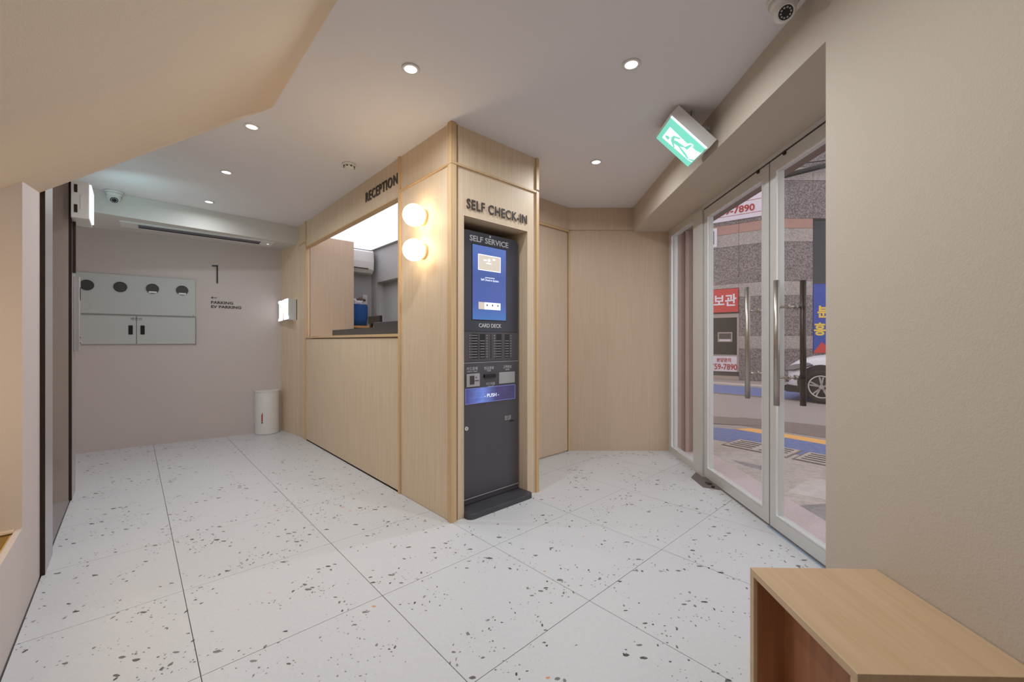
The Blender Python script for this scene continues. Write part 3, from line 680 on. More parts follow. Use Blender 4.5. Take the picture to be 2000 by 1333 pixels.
# linear air conditioner in the bulkhead
la = thing('linear_ceiling_vent', WORLD, (-3.5, 4.7, 2.43), 'long white linear air vent with a dark slot under the far bulkhead', 'air vent')
p0, p1 = Vector((-4.03, 4.22)), Vector((-2.98, 5.13)); d = (p1-p0).normalized(); nn = Vector((-d.y, d.x))
def strip(q0, q1, w0, w1, z0, z1): return G().prism([tuple(q0+nn*w0), tuple(q1+nn*w0), tuple(q1+nn*w1), tuple(q0+nn*w1)], z0, z1)
part('panel', strip(p0, p1, -.06, .19, 2.416, 2.4298), M['white'], la)
part('slot', strip(p0+d*.14, p1-d*.14, -.02, .105, 2.411, 2.4159), mat('grey vent slot', (104, 102, 114), .5), la)
part('louvre', strip(p0+d*.14, p1-d*.14, .07, .095, 2.405, 2.4109), M['dark'], la)
part('indicator', strip(p1-d*.06, p1-d*.04, .06, .07, 2.412, 2.4159), M['exitwhite'], la)

# ------------------------------------------------------------------ elevator
el = thing('door_2', R, (UL, 1.7, 0), kind='structure')
part('near_jamb', G().box(UL+.0001, UL+.018, .917, 1.18, .0, 2.50).box(UL-.135, UL-.0001, 1.1801, 1.187, 0, 2.458), M['steel'], el)
part('near_jamb_edge', G().box(UL+.0001, UL+.018, .905, .9169, .0, 2.50), M['darktrim'], el, 'dark brown metal edge')
part('far_jamb', G().box(UL+.0001, UL+.012, 2.275, 2.53, .0, 2.46), M['steel'], el)
part('far_jamb_edge', G().box(UL-.004, UL+.012, 2.250, 2.2745, .0, 2.46), M['darktrim'], el, 'dark brown metal edge')
part('far_reveal', G().box(UL-.20, UL-.0041, 2.250, 2.2575, .0, 2.46), M['mirror'], el, 'mirror polished reveal')
part('head_frame', G().box(UL-.01, UL+.024, 1.144, 2.239, 2.40, 2.46), M['steel'], el)
part('door_leaf', G().box(UL-.24, UL-.201, 1.10, 1.70, .005, 2.46), M['steel'], el); part('door_leaf', G().box(UL-.24, UL-.201, 1.703, 2.30, .005, 2.46), M['steel'], el)
part('sill', G().box(UL-.20, UL-.0, 1.15, 2.25, -.01, .003), M['steel'], el)
cb = thing('elevator_call_panel', R, (UL+.03, 2.42, 1.12), 'slim steel elevator call panel with two round buttons on the far jamb', 'call panel')
part('plate', G().bbox(UL+.0121, UL+.046, 2.36, 2.46, 1.12, 1.70, .003), M['steel'], cb)
for z in (1.235, 1.19): part('button', G().cyl((2.41, z), .014, UL+.046, UL+.052, 'x', 16), M['chrome'], cb)
part('display', G().box(UL+.046, UL+.048, 2.38, 2.44, 1.52, 1.62), M['black'], cb)
solo('elevator_indicator_strip', G().bbox(UL+.0121, UL+.030, 2.30, 2.325, 1.72, 2.112, .002), M['darktrim'], R, (UL+.03, 2.31, 1.72), 'thin dark vertical strip on the far elevator jamb above the call panel', 'trim strip')

# ------------------------------------------------------------------ planter with pebbles
pl = thing('planter_box', R, (-2.4, -.5, 0), 'low tan lined planter trough behind the left parapet, filled with pebbles', 'planter')
part('lining', G().box(-2.9, UL-.0205, -1.0, .452, .0, .20).box(UL-.030, UL-.0205, -1.0, .44, .20, .385).box(-2.9, UL-.0205, .44, .4525, .20, .392), M['gold'], pl)
part('end_ledge', G().box(-2.9, UL-.021, .425, .4525, .3921, .400), M['slope'], pl)
pg = [G(), G()]
rd = random.Random(3)
for i in range(420):
    x, y = rd.uniform(-2.6, UL-.06), rd.uniform(-.5, .42); r = rd.uniform(.010, .022); k = 0 if rd.random() < .6 else 1
    bm = bmesh.new(); bmesh.ops.create_icosphere(bm, subdivisions=1, radius=r)
    for q in bm.verts: q.co = (x+q.co.x*1.2, y+q.co.y, .30+rd.uniform(0, .01)+q.co.z*.7)
    pg[k].bm(bm, True)
part('soil', G().box(-2.9, UL-.0305, -1.0, .4399, .2001, .297), M['gravel2'], pl)
part('pebbles', pg[0], M['gravel'], pl, kind='stuff'); part('pebbles', pg[1], M['gravel2'], pl, kind='stuff')
ld = bpy.data.lights.new('niche_lamp', 'AREA'); ld.shape = 'RECTANGLE'; ld.size = .5; ld.size_y = .05; ld.energy = 5.5; ld.color = (1.0, .74, .40)
nl = thing('niche_lamp', R, (-2.3, -.55, 1.10), 'small warm strip lamp inside the planter niche, out of frame', 'lamp')
part('lamp_body', G().box(-2.56, -2.04, -.60, -.57, 1.07, 1.12), M['white'], nl)
lo = bpy.data.objects.new('niche_glow', ld); COL.objects.link(lo); lo.parent = nl; lo.location = (0, .0, 0); lo.rotation_euler = (radians(80), 0, 0)

# ------------------------------------------------------------------ far wall items
mc = thing('meter_cabinet', FW, (-1.45, 0, 1.15), 'grey wall mounted meter cabinet with four round windows and two lower doors', 'cabinet')
def holed(x0, x1, z0, z1, ya, yb, cs, r, n=28):
    g = G(); xs = [x0]+[(cs[i]+cs[i+1])/2 for i in range(len(cs)-1)]+[x1]; cz = HZ
    for i, c in enumerate(cs):
        l, rr = xs[i], xs[i+1]; out = []; inn = []
        for k in range(n):
            a_ = 2*pi*k/n; inn.append((c+r*cos(a_), cz+r*sin(a_)))
            ca, sa = cos(a_), sin(a_)
            tx = (rr-c)/ca if ca > 1e-6 else ((l-c)/ca if ca < -1e-6 else 1e9); tz = (z1-cz)/sa if sa > 1e-6 else ((z0-cz)/sa if sa < -1e-6 else 1e9)
            t = min(tx, tz); out.append((c+t*ca, cz+t*sa))
        corners = [(rr, z1), (l, z1), (l, z0), (rr, z0)]
        vs = [(p[0], ya, p[1]) for p in out]+[(p[0], ya, p[1]) for p in inn]+[(p[0], yb, p[1]) for p in inn]
        fs = []
        for k in range(n):
            k2 = (k+1) % n; fs.append((k, k2, n+k2, n+k)); fs.append((n+k, n+k2, 2*n+k2, 2*n+k))
        base = len(vs)
        for cx_, cz_ in corners:   # corner fill triangles
            a_ = math.atan2(cz_-cz, cx_-c) % (2*pi); k = int(a_/(2*pi/n)) % n
            vs.append((cx_, ya, cz_)); fs.append((k, len(vs)-1, (k+1) % n))
        g.add(vs, fs)
    return g
HZ = 1.80; cxs = [-1.829, -1.567, -1.297, -1.031]
part('meter_box_front', holed(-2.02, -.904, 1.497, 1.938, -.022, -.010, cxs, .058), M['cabgrey'], mc)
part('meter_box_side', G().box(-2.02, -.904, -.0099, -.0001, 1.497, 1.938).box(-.907, -.904, -.022, -.0101, 1.497, 1.938).box(-2.02, -.904, -.022, -.0101, 1.935, 1.938), M['cabgrey'], mc)
for c in cxs:
    mw = part('meter_window', G().cyl((c, HZ), .0575, -.0125, -.0101, 'y', 28), M['dark'], mc)
    part('window_ring', G().ring((c, HZ), .058, .066, -.0245, -.0221, 'y'), M['cabgrey'], mc)
    if c > -1.4: part('meter_tag', G().box(c-.032, c+.036, -.016, -.0126, HZ-.048, HZ-.028), M['white'], mw)
part('frame', G().box(-2.02, -.90, -.0275, -.0225, 1.484, 1.493).box(-.904, -.897, -.024, -.0001, 1.162, 1.4835), mat('cabinet shadow trim', (150, 148, 146), .5), mc)
for x0, x1 in ((-1.95, -1.436), (-1.431, -.906)):
    dl = part('door', G().bbox(x0, x1, -.022, -.0001, 1.166, 1.482, .002), M['cabgrey'], mc)
    hx = x1-.045 if x0 < -1.9 else x0+.05
    part('handle', G().bbox(hx-.018, hx+.018, -.030, -.0221, 1.274, 1.376, .003), M['black'], dl)
part('lettering', text_geo('배전반', .036, 'f', (-1.433, -.0225, 1.436), .0003, 0), M['dark'], mc)
part('lock_dot', G().cyl((-.925, 1.508), .005, -.024, -.0221, 'y', 10), M['dark'], mc)
t1 = solo('floor_number', G().prism([(-.700, 1.916), (-.684, 1.916), (-.684, 2.142), (-.746, 2.136), (-.743, 2.120), (-.700, 2.124)], -.006, -.0001, 'y'), M['blackprint'], FW, (-.69, -.003, 1.916), 'tall thin black number 1 on the far wall', 'lettering')
pk = thing('parking_lettering', FW, (-.754, -.002, 1.62), 'black arrow with PARKING and EV PARKING on the far wall', 'lettering')
part('arrow', G().box(-.752, -.695, -.004, -.0001, 1.733, 1.738).prism([(-.756, 1.7355), (-.738, 1.75), (-.733, 1.747), (-.749, 1.7355), (-.733, 1.724), (-.738, 1.721)], -.004, -.0001, 'y'), M['blackprint'], pk)
part('text_line', text_geo('PARKING', .046, 'f', (-.756, -.002, 1.662), .0015, .001, 'LEFT', width=.225), M['blackprint'], pk)
part('text_line', text_geo('EV PARKING', .046, 'f', (-.756, -.002, 1.610), .0015, .001, 'LEFT', width=.31), M['blackprint'], pk)
# fire extinguisher cover: half round white cover against far wall
fx = thing('extinguisher_cover', FW, (-.145, -.11, 0), 'white half round fire extinguisher cover standing in the far corner', 'extinguisher cover')
n = 24; cx0 = -.160; pr = [(cx0+.140*cos(pi+pi*i/n), -.0+.155*sin(pi+pi*i/n)) for i in range(n+1)]
pr = [(x, min(y-.04, -.002)) for x, y in pr]; pr = [(cx0-.140, -.002)]+pr+[(cx0+.140, -.002)]
g = G().prism(pr, .004, .545); part('cover', g, M['white'], fx)
g = G().prism([(cx0+(x-cx0)*1.03, min(y*1.03, -.002)) for x, y in pr], .5451, .556); part('lid', g, M['white'], fx)
k = radians(240); ix, iy = cx0+.140*cos(k)*1.005-.0, .155*sin(k)*1.005-.04
g = G(); g.prism([(cx0-.078, .17), (cx0-.053, .17), (cx0-.053, .255), (cx0-.060, .265), (cx0-.060, .28), (cx0-.071, .28), (cx0-.071, .265), (cx0-.078, .255)], -.178, -.172, 'y')
part('extinguisher_icon', g, M['redicon'], fx)
part('icon_base', G().box(cx0-.080, cx0-.051, -.179, -.172, .150, .162), M['dark'], fx)

# lit letter sign on the reception side wall
ls = thing('letter_sign', R, (-.05, 3.6, 1.46), 'small lit white letter shaped sign box projecting from the wood wall near the far corner', 'sign')
poly = [(232,425),(300,415),(305,520),(318,440),(415,415),(428,560),(442,405),(552,400),(552,960),(570,985),(570,1060),(430,1080),(425,830),(402,795),(380,830),(370,1090),(232,1105),(232,1030),(258,1010),(258,520),(232,500)]
zA, zB = 1.735, 1.467
def lp(x, y): return (3.42+(552-x)/320*.44, zA-(y-400)/690*(zA-zB))
part('lit_letter', G().prism([lp(*p) for p in poly], -.1215, -.114, 'x'), M['letterlit'], ls)
part('sign_box', G().box(-.1139, -.020, 3.425, 3.44, 1.467, 1.735).box(-.1139, -.045, 3.44, 3.85, 1.467, 1.482).box(-.1139, -.045, 3.44, 3.85, 1.72, 1.735).box(-.1139, -.08, 3.85, 3.86, 1.467, 1.735), M['cabgrey'], ls)
part('back_plate', G().box(-.0199, -.012, 3.43, 3.45, 1.47, 1.73), M['darktrim'], ls)

# ------------------------------------------------------------------ glass entrance
ZT = 2.392
dw = thing('door_3', D, (0, 2.6, 0), kind='structure')
al = M['alu']
part('head_rail', G().box(.0, .07, 1.623, 4.48, 2.362, 2.3915), al, dw)
part('sidelight_post', G().box(.0, .075, 4.42, 4.486, 0, 2.361), al, dw)
part('pivot_post', G().box(-.012, .08, 3.62, 3.80, 0, 2.361), al, dw)
part('sidelight_rail', G().box(.0, .07, 3.801, 4.419, 0, .06).box(.0, .07, 3.801, 4.419, 2.33, 2.361), al, dw)
part('sidelight_bead', G().box(-.004, .01, 4.385, 4.419, .0601, 2.329).box(-.004, .01, 3.801, 4.3849, .0601, .075).box(-.004, .01, 3.801, 4.3849, 2.315, 2.329).box(-.004, .01, 3.801, 3.83, .0751, 2.3149), M['aluedge'], dw)
part('sidelight_pane', G().box(.03, .038, 3.80, 4.42, .06, 2.33), M['glass'], dw)
def leaf(ya, yb, hy, num):
    dl = part('door_leaf', G().box(.004, .054, ya, yb, .012, .098).box(.004, .054, ya, yb, 2.275, 2.352).box(.004, .054, ya, ya+.065, .0981, 2.2749).box(.004, .054, yb-.065, yb, .0981, 2.2749), al, dw)
    part('glass_bead', G().box(.0, .008, ya+.0651, yb-.0651, .0981, .106).box(.0, .008, ya+.0651, yb-.0651, 2.267, 2.2749).box(.0, .008, ya+.0651, ya+.075, .106, 2.267).box(.0, .008, yb-.075, yb-.0651, .106, 2.267), M['aluedge'], dl)
    part('glass_pane', G().box(.026, .034, ya+.064, yb-.064, .097, 2.276), M['glass'], dl)
    for sx, mm, nm in ((-.062, 'chrome', 'satin steel inner pull bar'), (.095, 'darkbar', 'dark outer pull bar')):
        hh = part('pull_bar', G().cyl((sx, hy), .0165, .81, 1.566, n=20), M[mm], dl, nm)
    for z in (.98, 1.405):
        part('bar_mount', G().tube((-.062, hy, z), (.105, hy, z), .008), M['chrome'], dl)
        part('mount_collar', G().tube((.002, hy, z), (.014, hy, z), .016).tube((.045, hy, z), (.057, hy, z), .016), M['chrome'], dl)
leaf(2.664, 3.612, 2.795, 1)
leaf(1.70, 2.652, 2.475, 2)
part('meeting_seal', G().box(.015, .045, 2.6525, 2.6635, .012, 2.35), M['dark'], dw)
part('pivot_bolt', G().cyl((2.78, 2.345), .012, -.006, .0035, 'x', 14), M['darkbar'], dw); part('pivot_bolt', G().cyl((2.50, 2.345), .012, -.006, .0035, 'x', 14), M['darkbar'], dw)
part('top_gap', G().box(.002, .01, 1.70, 3.61, 2.3535, 2.3600), M['dark'], dw)
part('threshold', G().box(-.002, .075, 1.62, 3.80, -.011, .004), M['steel'], dw)
pp = thing('floor_pivot_plate', D, (-.03, 3.6, 0), 'dull steel pivot plate set in the floor at the glass door post', 'floor plate')
part('plate', G().prism([(-.115, 3.60), (-.002, 3.76), (-.002, 3.30), (-.115, 3.36)], .0, .004), M['hinge'], pp)
part('pivot_cap', G().box(-.05, -.012, 3.42, 3.47, .0041, .010).cyl((-.035, 3.36), .014, .0041, .012, n=14), M['darkbar'], pp)
solo('floor_tape', G().prism([(-.012, 2.66), (-.004, 2.66), (-.004, 1.64), (-.012, 1.64)], .0, .0025), M['blueline'], D, (0, 2.1, 0), 'pale blue line of tape on the floor along the right door', 'tape')

# ------------------------------------------------------------------ bench
bn = thing('bench', D, (-.6, 1.16, 0), 'light beech box bench with an open brown inside against the right wall', 'bench')
x0, x1, ya, yb, zt = -.815, -.393, .936, 1.388, .424
part('top_board', G().bbox(x0, x1, ya, yb, zt-.022, zt, .0015), M['bench'], bn)
part('side_board', G().bbox(x0, x1, yb-.022, yb, 0, zt-.0221, .0015), M['benchedge'], bn)
part('side_board', G().bbox(x0, x1, ya, ya+.022, 0, zt-.0221, .0015), M['benchedge'], bn)
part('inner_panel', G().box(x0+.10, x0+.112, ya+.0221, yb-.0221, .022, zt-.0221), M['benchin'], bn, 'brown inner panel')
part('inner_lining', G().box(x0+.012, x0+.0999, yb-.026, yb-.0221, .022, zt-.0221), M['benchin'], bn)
part('bottom_board', G().box(x0+.004, x1, ya+.0221, yb-.0221, 0, .0219), M['benchedge'], bn)

# ------------------------------------------------------------------ outside: street
ZG = -.1
struct('ground', G().box(.2, 22, -3, 24, ZG-.2, ZG-.004), M['asphalt'])
struct('entrance_step', G().box(.076, .43, 1.0, 5.2, ZG-.003, -.002), M['pinkgranite'], D)
def flat(name, pts, h0, h1, m, label, cat, group=None, kind=None):
    cx_ = sum(p[0] for p in pts)/len(pts); cy_ = sum(p[1] for p in pts)/len(pts)
    return solo(name, G().prism(pts, h0, h1), m, WORLD, (cx_, cy_, h0), label, cat, group, kind)
ed = Vector((-.580, .814))      # near strip direction
def along(p, d_, t): return (p[0]+d_.x*t, p[1]+d_.y*t)
nb0, nb1 = (2.509, 5.187), (3.576, 4.686)
pB = (3.576, 4.686); pT = (3.929, 5.149)
# pavement between step and blue strip
flat('pavement', [(2.02, 1.0), (6.0, 1.0), along(pB, ed, -2.2), along(pB, ed, 2.2), (2.12, 8.0), (2.08, 4.5)], ZG-.0035, ZG, M['pave'], None, None, kind='structure')
flat('road_marking', [along(pB, ed, -2.5), along(pT, ed, -2.5), along(pT, ed, 1.0), (2.993, 6.20), (2.3, 7.1), (2.15, 6.0)], ZG+.0003, ZG+.002, M['bluepaint'], 'worn blue painted strip on the street nearest the doors', 'road marking')
pY = (4.09, 5.36)
flat('road_marking', [along(pT, ed, -2.5), along(pY, ed, -2.5), along(pY, ed, .92), along(pT, ed, 1.12)], ZG+.0003, ZG+.0025, M['yellow'], 'yellow painted line along the near blue strip', 'road marking')
ef = Vector((-.70, .717))
flat('road_marking', [along((5.912, 9.521), ef, -5), along((6.999, 11.271), ef, -5), along((6.999, 11.271), ef, 5), along((5.912, 9.521), ef, 5)], ZG+.0003, ZG+.002, M['bluepaint'], 'worn blue painted strip across the street by the stone building', 'road marking')
flat('road_marking', [along((5.84, 9.40), ef, -5), along((5.912, 9.521), ef, -5), along((5.912, 9.521), ef, 5), along((5.84, 9.40), ef, 5)], ZG+.0003, ZG+.003, M['asphaltdark'], 'thin dark edge line along the far blue strip', 'road marking')
flat('kerb', [along((7.1, 11.45), ef, -5), along((7.3, 11.75), ef, -5), along((7.3, 11.75), ef, 5), along((7.1, 11.45), ef, 5)], ZG-.003, ZG+.03, M['pavepale'], 'pale kerb along the foot of the stone building', 'kerb')
flat('road_patch', [(3.35+.85*cos(t_)*1.0-.1*sin(t_), 6.75+.40*sin(t_)-.22*cos(t_)) for t_ in [i*2*pi/28 for i in range(28)]], ZG+.0026, ZG+.0035, M['asphaltdark'], 'dark oval patch in the asphalt seen through the left door', 'road patch')
flat('road_patch', [(4.2, 5.52), (6.5, 3.2), (7.2, 3.9), (4.75, 6.35), (3.9, 7.0), (3.3, 6.6)], ZG-.003, ZG+.0002, M['asphaltdark'], 'long darker asphalt band behind the yellow line', 'road patch')
flat('pavement_patch', [(2.366, 3.53), (2.836, 3.90), (3.4, 3.55), (2.9, 3.05)], ZG+.0002, ZG+.0012, M['pavepale'], 'pale square concrete patch seen low through the right door', 'pavement patch')
flat('pavement_patch', [(2.02, 3.06), (2.24, 3.24), (2.52, 3.28), (2.80, 2.98), (2.75, 2.75), (2.3, 2.85)], ZG+.0002, ZG+.0012, M['damp'], 'dark damp patch on the pavement by the step', 'pavement patch')
flat('pavement_patch', [(2.40, 4.50), (2.66, 4.20), (2.55, 4.08), (2.42, 4.28)], ZG+.0002, ZG+.0012, M['damp'], 'small dark patch on the pavement seen through the left door', 'pavement patch')
# drain covers
dd = Vector((.600, -.80)).normalized(); dn = Vector((dd.y*-1, dd.x))
if dn.y < 0: dn = -dn
def drain(p, label):
    t = thing('drain_grate', WORLD, (p[0], p[1], ZG), label, 'drain grate', 'street drain grates')
    P = lambda s, q: (p[0]+dd.x*s+dn.x*q, p[1]+dd.y*s+dn.y*q)
    part('frame', G().prism([P(-.32, -.24), P(.40, -.24), P(.40, .24), P(-.32, .24)], ZG+.0021, ZG+.006), M['asphaltdark'], t)
    part('plate', G().prism([P(-.30, -.22), P(.38, -.22), P(.38, .22), P(-.30, .22)], ZG+.0061, ZG+.010), M['pave'], t)
    for c in (-.26, .08):
        for k in range(4):
            q = -.16+k*.095
            part('slot', G().prism([P(c, q), P(c+.26, q), P(c+.26, q+.035), P(c, q+.030)], ZG+.0101, ZG+.0125), M['slotdark'], t)
drain((3.00, 5.02), 'slotted drain grate seen through the left glass door')
drain((3.46, 4.40), 'slotted drain grate seen through the right glass door')

# ------------------------------------------------------------------ building across the street
BL = Fr(6.83, 14.2, atan2(-.607, .795)); BR = Fr(8.25, 13.1, 0)
bands = [(-.1, .947, 'gdark'), (.947, 1.372, 'glight'), (1.372, 2.662, 'gdark'), (2.662, 3.119, 'glight'), (3.119, 4.377, 'gdark'), (4.377, 4.80, 'glight'), (4.80, 5.112, 'gpink'), (5.112, 6.33, 'gdark'), (6.33, 6.75, 'glight'), (6.75, 8.2, 'gdark'), (8.2, 9.6, 'gdark')]
for fr, s0, s1, nm, lab in ((BL, -4.5, 1.79, 'left', 'stone clad building wing with red sign and window across the street'), (BR, 0, 7.0, 'right', 'stone clad building wing behind the parked car, with blue banner')):
    bld = thing('granite_building', fr, ((s0+s1)/2, .1, ZG), lab, 'building')
    part('wall_core', G().box(s0+(.3 if nm == 'right' else 0), s1-.02, .06, .4, ZG, 9.6), M['ginside'], bld)
    cache = {}
    edges = [-4.5, -3.6, -2.7, -1.8, -.9, .0, .897, 1.79] if nm == 'left' else [0, .20, 1.352, 2.3, 3.25, 4.2, 5.1, 6.0, 7.0]
    for z0, z1, mm in bands:
        for e0, e1 in zip(edges, edges[1:]):
            if nm == 'left' and e0 < .89 and e0 > -1.9 and z1 < 2.97: continue
            if nm == 'right' and e0 > 1.3 and e0 < 4.1 and z0 > .90 and z0 < 5.0: continue
            zz0 = z0
            if nm == 'left' and e0 < .89 and e0 > -1.9 and z0 < 2.97 < z1: zz0 = 2.97
            key = (round(e1-e0, 3), round(z1-zz0, 3), mm)
            if key not in cache:
                cache[key] = mesh_of('granite_panel', G().box(0.004, e1-e0-.004, 0, .055, .004, z1-zz0-.004), M[mm])
            sharemesh('granite_panel', cache[key], (e0, 0, zz0), bld)
    if nm == 'left':
        w = part('shop_window', G().box(-1.80, .897, .0, .05, 1.99, 2.12).box(.842, .897, .0, .05, .17, 1.99).box(-.95, -.89, .0, .05, .17, 1.99).box(-1.80, .897, .0, .05, .70, .735).box(-1.8, .897, .0, .05, -.1, .02), M['tan'], bld)
        part('window_pane', G().box(-1.8, .842, .03, .038, .735, 1.99), M['glass2'], w)
        part('window_back', G().box(-1.8, .842, .045, .058, .02, 1.99), M['windark'], w)
        nt = part('window_notice', G().box(.255, .70, .02, .028, 1.17, 1.50), M['tan'], w)
        part('notice_print', G().box(.29, .665, .018, .0199, 1.27, 1.46), M['windark'], nt)
        part('notice_print', G().box(.31, .64, .017, .0199, 1.20, 1.25), M['bannerwhite'], nt)
    else:
        w = part('tinted_window', G().box(1.37, 4.15, .02, .05, 3.02, 5.08), M['tinted'], bld)
        part('window_divider', G().box(2.7, 2.78, .0, .05, 3.0, 5.1).box(1.36, 4.18, .0, .05, 5.06, 5.1), M['carblack'], w)
        part('down_pipe', G().tube((.20, -.04, ZG), (.20, -.04, 6.4), .035), M['gpink'], bld)
        part('bracket_arm', G().tube((.22, -.25, 6.36), (2.6, -.25, 6.95), .075), M['carblack'], bld)
        part('cable', G().tube((1.0, -.2, 6.80), (3.2, -.2, 7.08), .015), M['carblack'], bld)
small = thing('wall_window', BL, (.0, -.02, 4.4), 'small white framed window high on the stone wall, cut by the left door frame', 'window')
part('frame', G().box(-.5, .246, -.05, -.001, 4.415, 4.50).box(-.5, .246, -.05, -.001, 4.97, 5.055).box(.16, .246, -.05, -.001, 4.50, 4.97).box(-.5, -.42, -.05, -.001, 4.50, 4.97), M['bannerwhite'], small)
part('pane', G().box(-.42, .16, -.03, -.001, 4.50, 4.97), M['windark'], small)
rs = thing('red_sign', BL, (.0, -.02, 2.16), 'red shop sign with white Korean lettering above the window across the street', 'sign')
part('board', G().box(-1.6, .885, -.05, -.0, 2.17, 2.955), M['red'], rs)
part('lettering', text_geo('홍보관', .43, 'f', (.31, -.056, 2.41), .004, .010, 'CENTER', width=1.04), M['whiteprint'], rs)
ps = thing('phone_banner', BL, (.0, -.01, .17), 'white notice with red phone number 759-7890 under the shop window', 'banner')
part('sheet', G().box(-1.75, .84, -.015, -.001, .17, .69), M['bannerwhite'], ps)
part('lettering', text_geo('759-7890', .27, 'f', (.45, -.018, .235), .002, .006, 'CENTER', width=.80), M['redprint'], ps)
part('lettering', text_geo('분양문의', .15, 'f', (.45, -.018, .50), .002, .004, 'CENTER', width=.44), M['redprint'], ps)
ub = thing('upper_banner', BL, (.0, -.02, 5.38), 'white banner with red digits high on the stone building', 'banner')
part('sheet', G().box(-3.0, 1.70, -.05, -.001, 5.24, 7.2), M['bannerwhite'], ub)
part('border_line', G().box(-2.9, 1.62, -.054, -.0501, 5.385, 5.40).box(1.605, 1.62, -.054, -.0501, 5.40, 5.80).box(-2.9, 1.62, -.054, -.0501, 5.80, 5.815), M['redprint'], ub)
part('lettering', text_geo('759-7890', .31, 'f', (.775, -.056, 5.46), .003, .008, 'CENTER', width=1.17), M['redprint'], ub)
bb = thing('blue_banner', BR, (2.7, -.02, .82), 'blue banner with yellow Korean letters and a red peak behind the car', 'banner')
part('sheet', G().box(1.355, 4.15, -.02, -.0, .816, 3.02), M['bluebanner'], bb)
part('lettering', text_geo('분양', .42, 'f', (1.47, -.024, 1.98), .003, .014, 'LEFT'), M['yellowprint'], bb)
part('lettering', text_geo('홍보관', .42, 'f', (1.36, -.024, 1.42), .003, .014, 'LEFT'), M['yellowprint'], bb)
part('red_peak', G().prism([(1.357, .82), (1.357, .86), (1.62, 1.17), (1.75, 1.05), (1.95, 1.0), (2.4, .82)], -.024, -.0201, 'y'), M['red'], bb)

# ------------------------------------------------------------------ parked car (x forward, y to its left side)
CA = Fr(6.42, 8.51, atan2(.767, -.641))
def cp_(dx, dy): return dx, dy
cr = thing('parked_car', CA, (-1.3, -.9, ZG), 'silver white car parked across the street, front wheel and nose in view', 'car')
st_ = [  # x, half width, z bottom, z belt, z top, (above ground)
 (.72, .50, .30, .55, .66), (.66, .72, .22, .66, .80), (.50, .86, .18, .78, .90), (.25, .905, .17, .86, .98), (-.2, .92, .17, .92, 1.04), (-.75, .92, .17, .97, 1.08),
 (-1.0, .92, .17, 1.0, 1.12), (-3.2, .92, .17, 1.02, 1.14), (-3.7, .86, .24, .95, 1.05), (-3.8, .78, .34, .85, .95)]
g = G(); ns = 14; yc = -.92
for x, w, zb, zl, zt_ in st_:
    half = [(0, zt_), (.55*w, zt_-.005), (.86*w, zt_-.045), (.97*w, zl), (w, .62*zl+.38*zb), (w, zb+.12), (.93*w, zb), (0, zb)]
    sec = half+[(-a_, b_) for a_, b_ in half[-2:0:-1]]
    g.v += [(x, yc+a_, ZG+b_) for a_, b_ in sec]
m_ = 14
for i in range(len(st_)-1):
    for k in range(m_): g.f.append((i*m_+k, i*m_+(k+1) % m_, (i+1)*m_+(k+1) % m_, (i+1)*m_+k)); g.sm.append(True)
g.f += [tuple(range(m_)), tuple(range((len(st_)-1)*m_, len(st_)*m_))[::-1]]; g.sm += [False, False]
part('body', g, M['car'], cr)
g = G().prism([(-.75, ZG+1.07), (-1.35, ZG+1.58), (-1.9, ZG+1.66), (-3.1, ZG+1.60), (-3.65, ZG+1.05)], yc-.74, yc+.74, 'y')
part('cabin', g, M['tinted'], cr); part('roof', G().prism([(-1.32, ZG+1.585), (-1.9, ZG+1.668), (-3.1, ZG+1.608), (-3.15, ZG+1.62), (-1.9, ZG+1.69), (-1.30, ZG+1.60)], yc-.74, yc+.74, 'y'), M['car'], cr)
def sp(x, z0, z1, x1, dy=.004): pass
part('bumper_skirt', G().prism([(.74, ZG+.19), (.76, ZG+.30), (.62, ZG+.36), (.40, ZG+.33), (.36, ZG+.20)], yc-.80, yc+.70, 'y').prism([(.66, ZG+.19), (.64, ZG+.34), (.40, ZG+.33), (.36, ZG+.19)], yc+.70, yc+.87, 'y'), M['carblack'], cr)
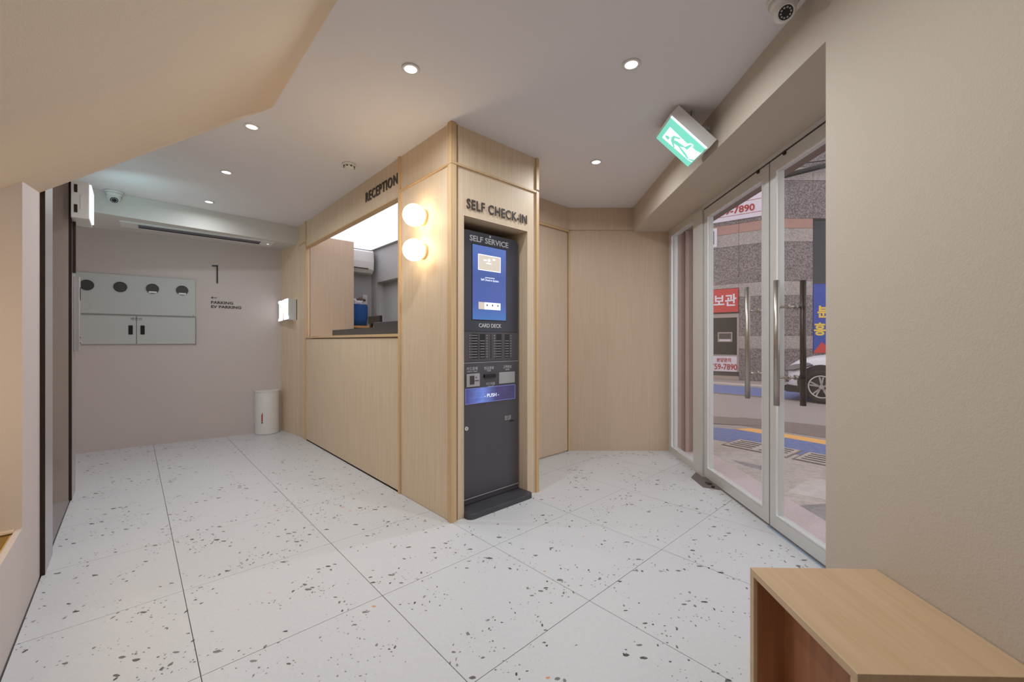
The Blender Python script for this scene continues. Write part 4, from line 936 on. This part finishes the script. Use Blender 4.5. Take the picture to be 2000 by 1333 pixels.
part('grille', G().box(.715, .735, yc-.42, yc+.42, ZG+.42, ZG+.60), M['carblack'], cr)
part('fog_lamp_recess', G().prism([(yc+.60, ZG+.40), (yc+.74, ZG+.40), (yc+.72, ZG+.52), (yc+.60, ZG+.52)], .60, .70, 'x'), M['carblack'], cr)
hl = part('headlamp', G().prism([(.66, ZG+.66), (.50, ZG+.68), (.16, ZG+.80), (.24, ZG+.84), (.48, ZG+.80), (.64, ZG+.74)], yc+.60, yc+.893, 'y'), M['lampglass'], cr)
part('headlamp_trim', G().prism([(.67, ZG+.65), (.50, ZG+.665), (.16, ZG+.785), (.16, ZG+.80), (.50, ZG+.68), (.66, ZG+.665)], yc+.60, yc+.90, 'y'), M['carblack'], cr)
wz = ZG+.345
def wheel(x):
    w = part('wheel_arch', G().prism([(x+.44*cos(a_), wz+.02+.44*sin(a_)) for a_ in [pi*i/20-.30*(1 if i == 0 else 0)+.30*(1 if i == 20 else 0) for i in range(21)]], yc+.86, yc+.925, 'y'), M['carblack'], cr)
    part('tyre', G().ring((x, wz), .235, .345, yc+.74, yc+.945, 'y', 40), M['tyre'], w)
    part('wheel_disc', G().cyl((x, wz), .236, yc+.74, yc+.88, 'y', 32), M['carblack'], w)
    part('rim_ring', G().ring((x, wz), .215, .238, yc+.88, yc+.948, 'y', 40), M['rim'], w)
    sp_ = G()
    for k in range(5):
        for o in (-.16, .16):
            a_ = 2*pi*k/5+.3; c0 = (x+.04*cos(a_), wz+.04*sin(a_)); c1 = (x+.222*cos(a_+o), wz+.222*sin(a_+o)); q = (-sin(a_)*.015, cos(a_)*.015)
            sp_.prism([(c0[0]-q[0], c0[1]-q[1]), (c1[0]-q[0], c1[1]-q[1]), (c1[0]+q[0], c1[1]+q[1]), (c0[0]+q[0], c0[1]+q[1])], yc+.90, yc+.94, 'y')
    sp_.cyl((x, wz), .045, yc+.89, yc+.945, 'y', 16)
    part('spokes', sp_, M['rim'], w)
wheel(0); wheel(-2.75)
for o in bpy.data.objects:
    if '_off' in o: del o['_off']
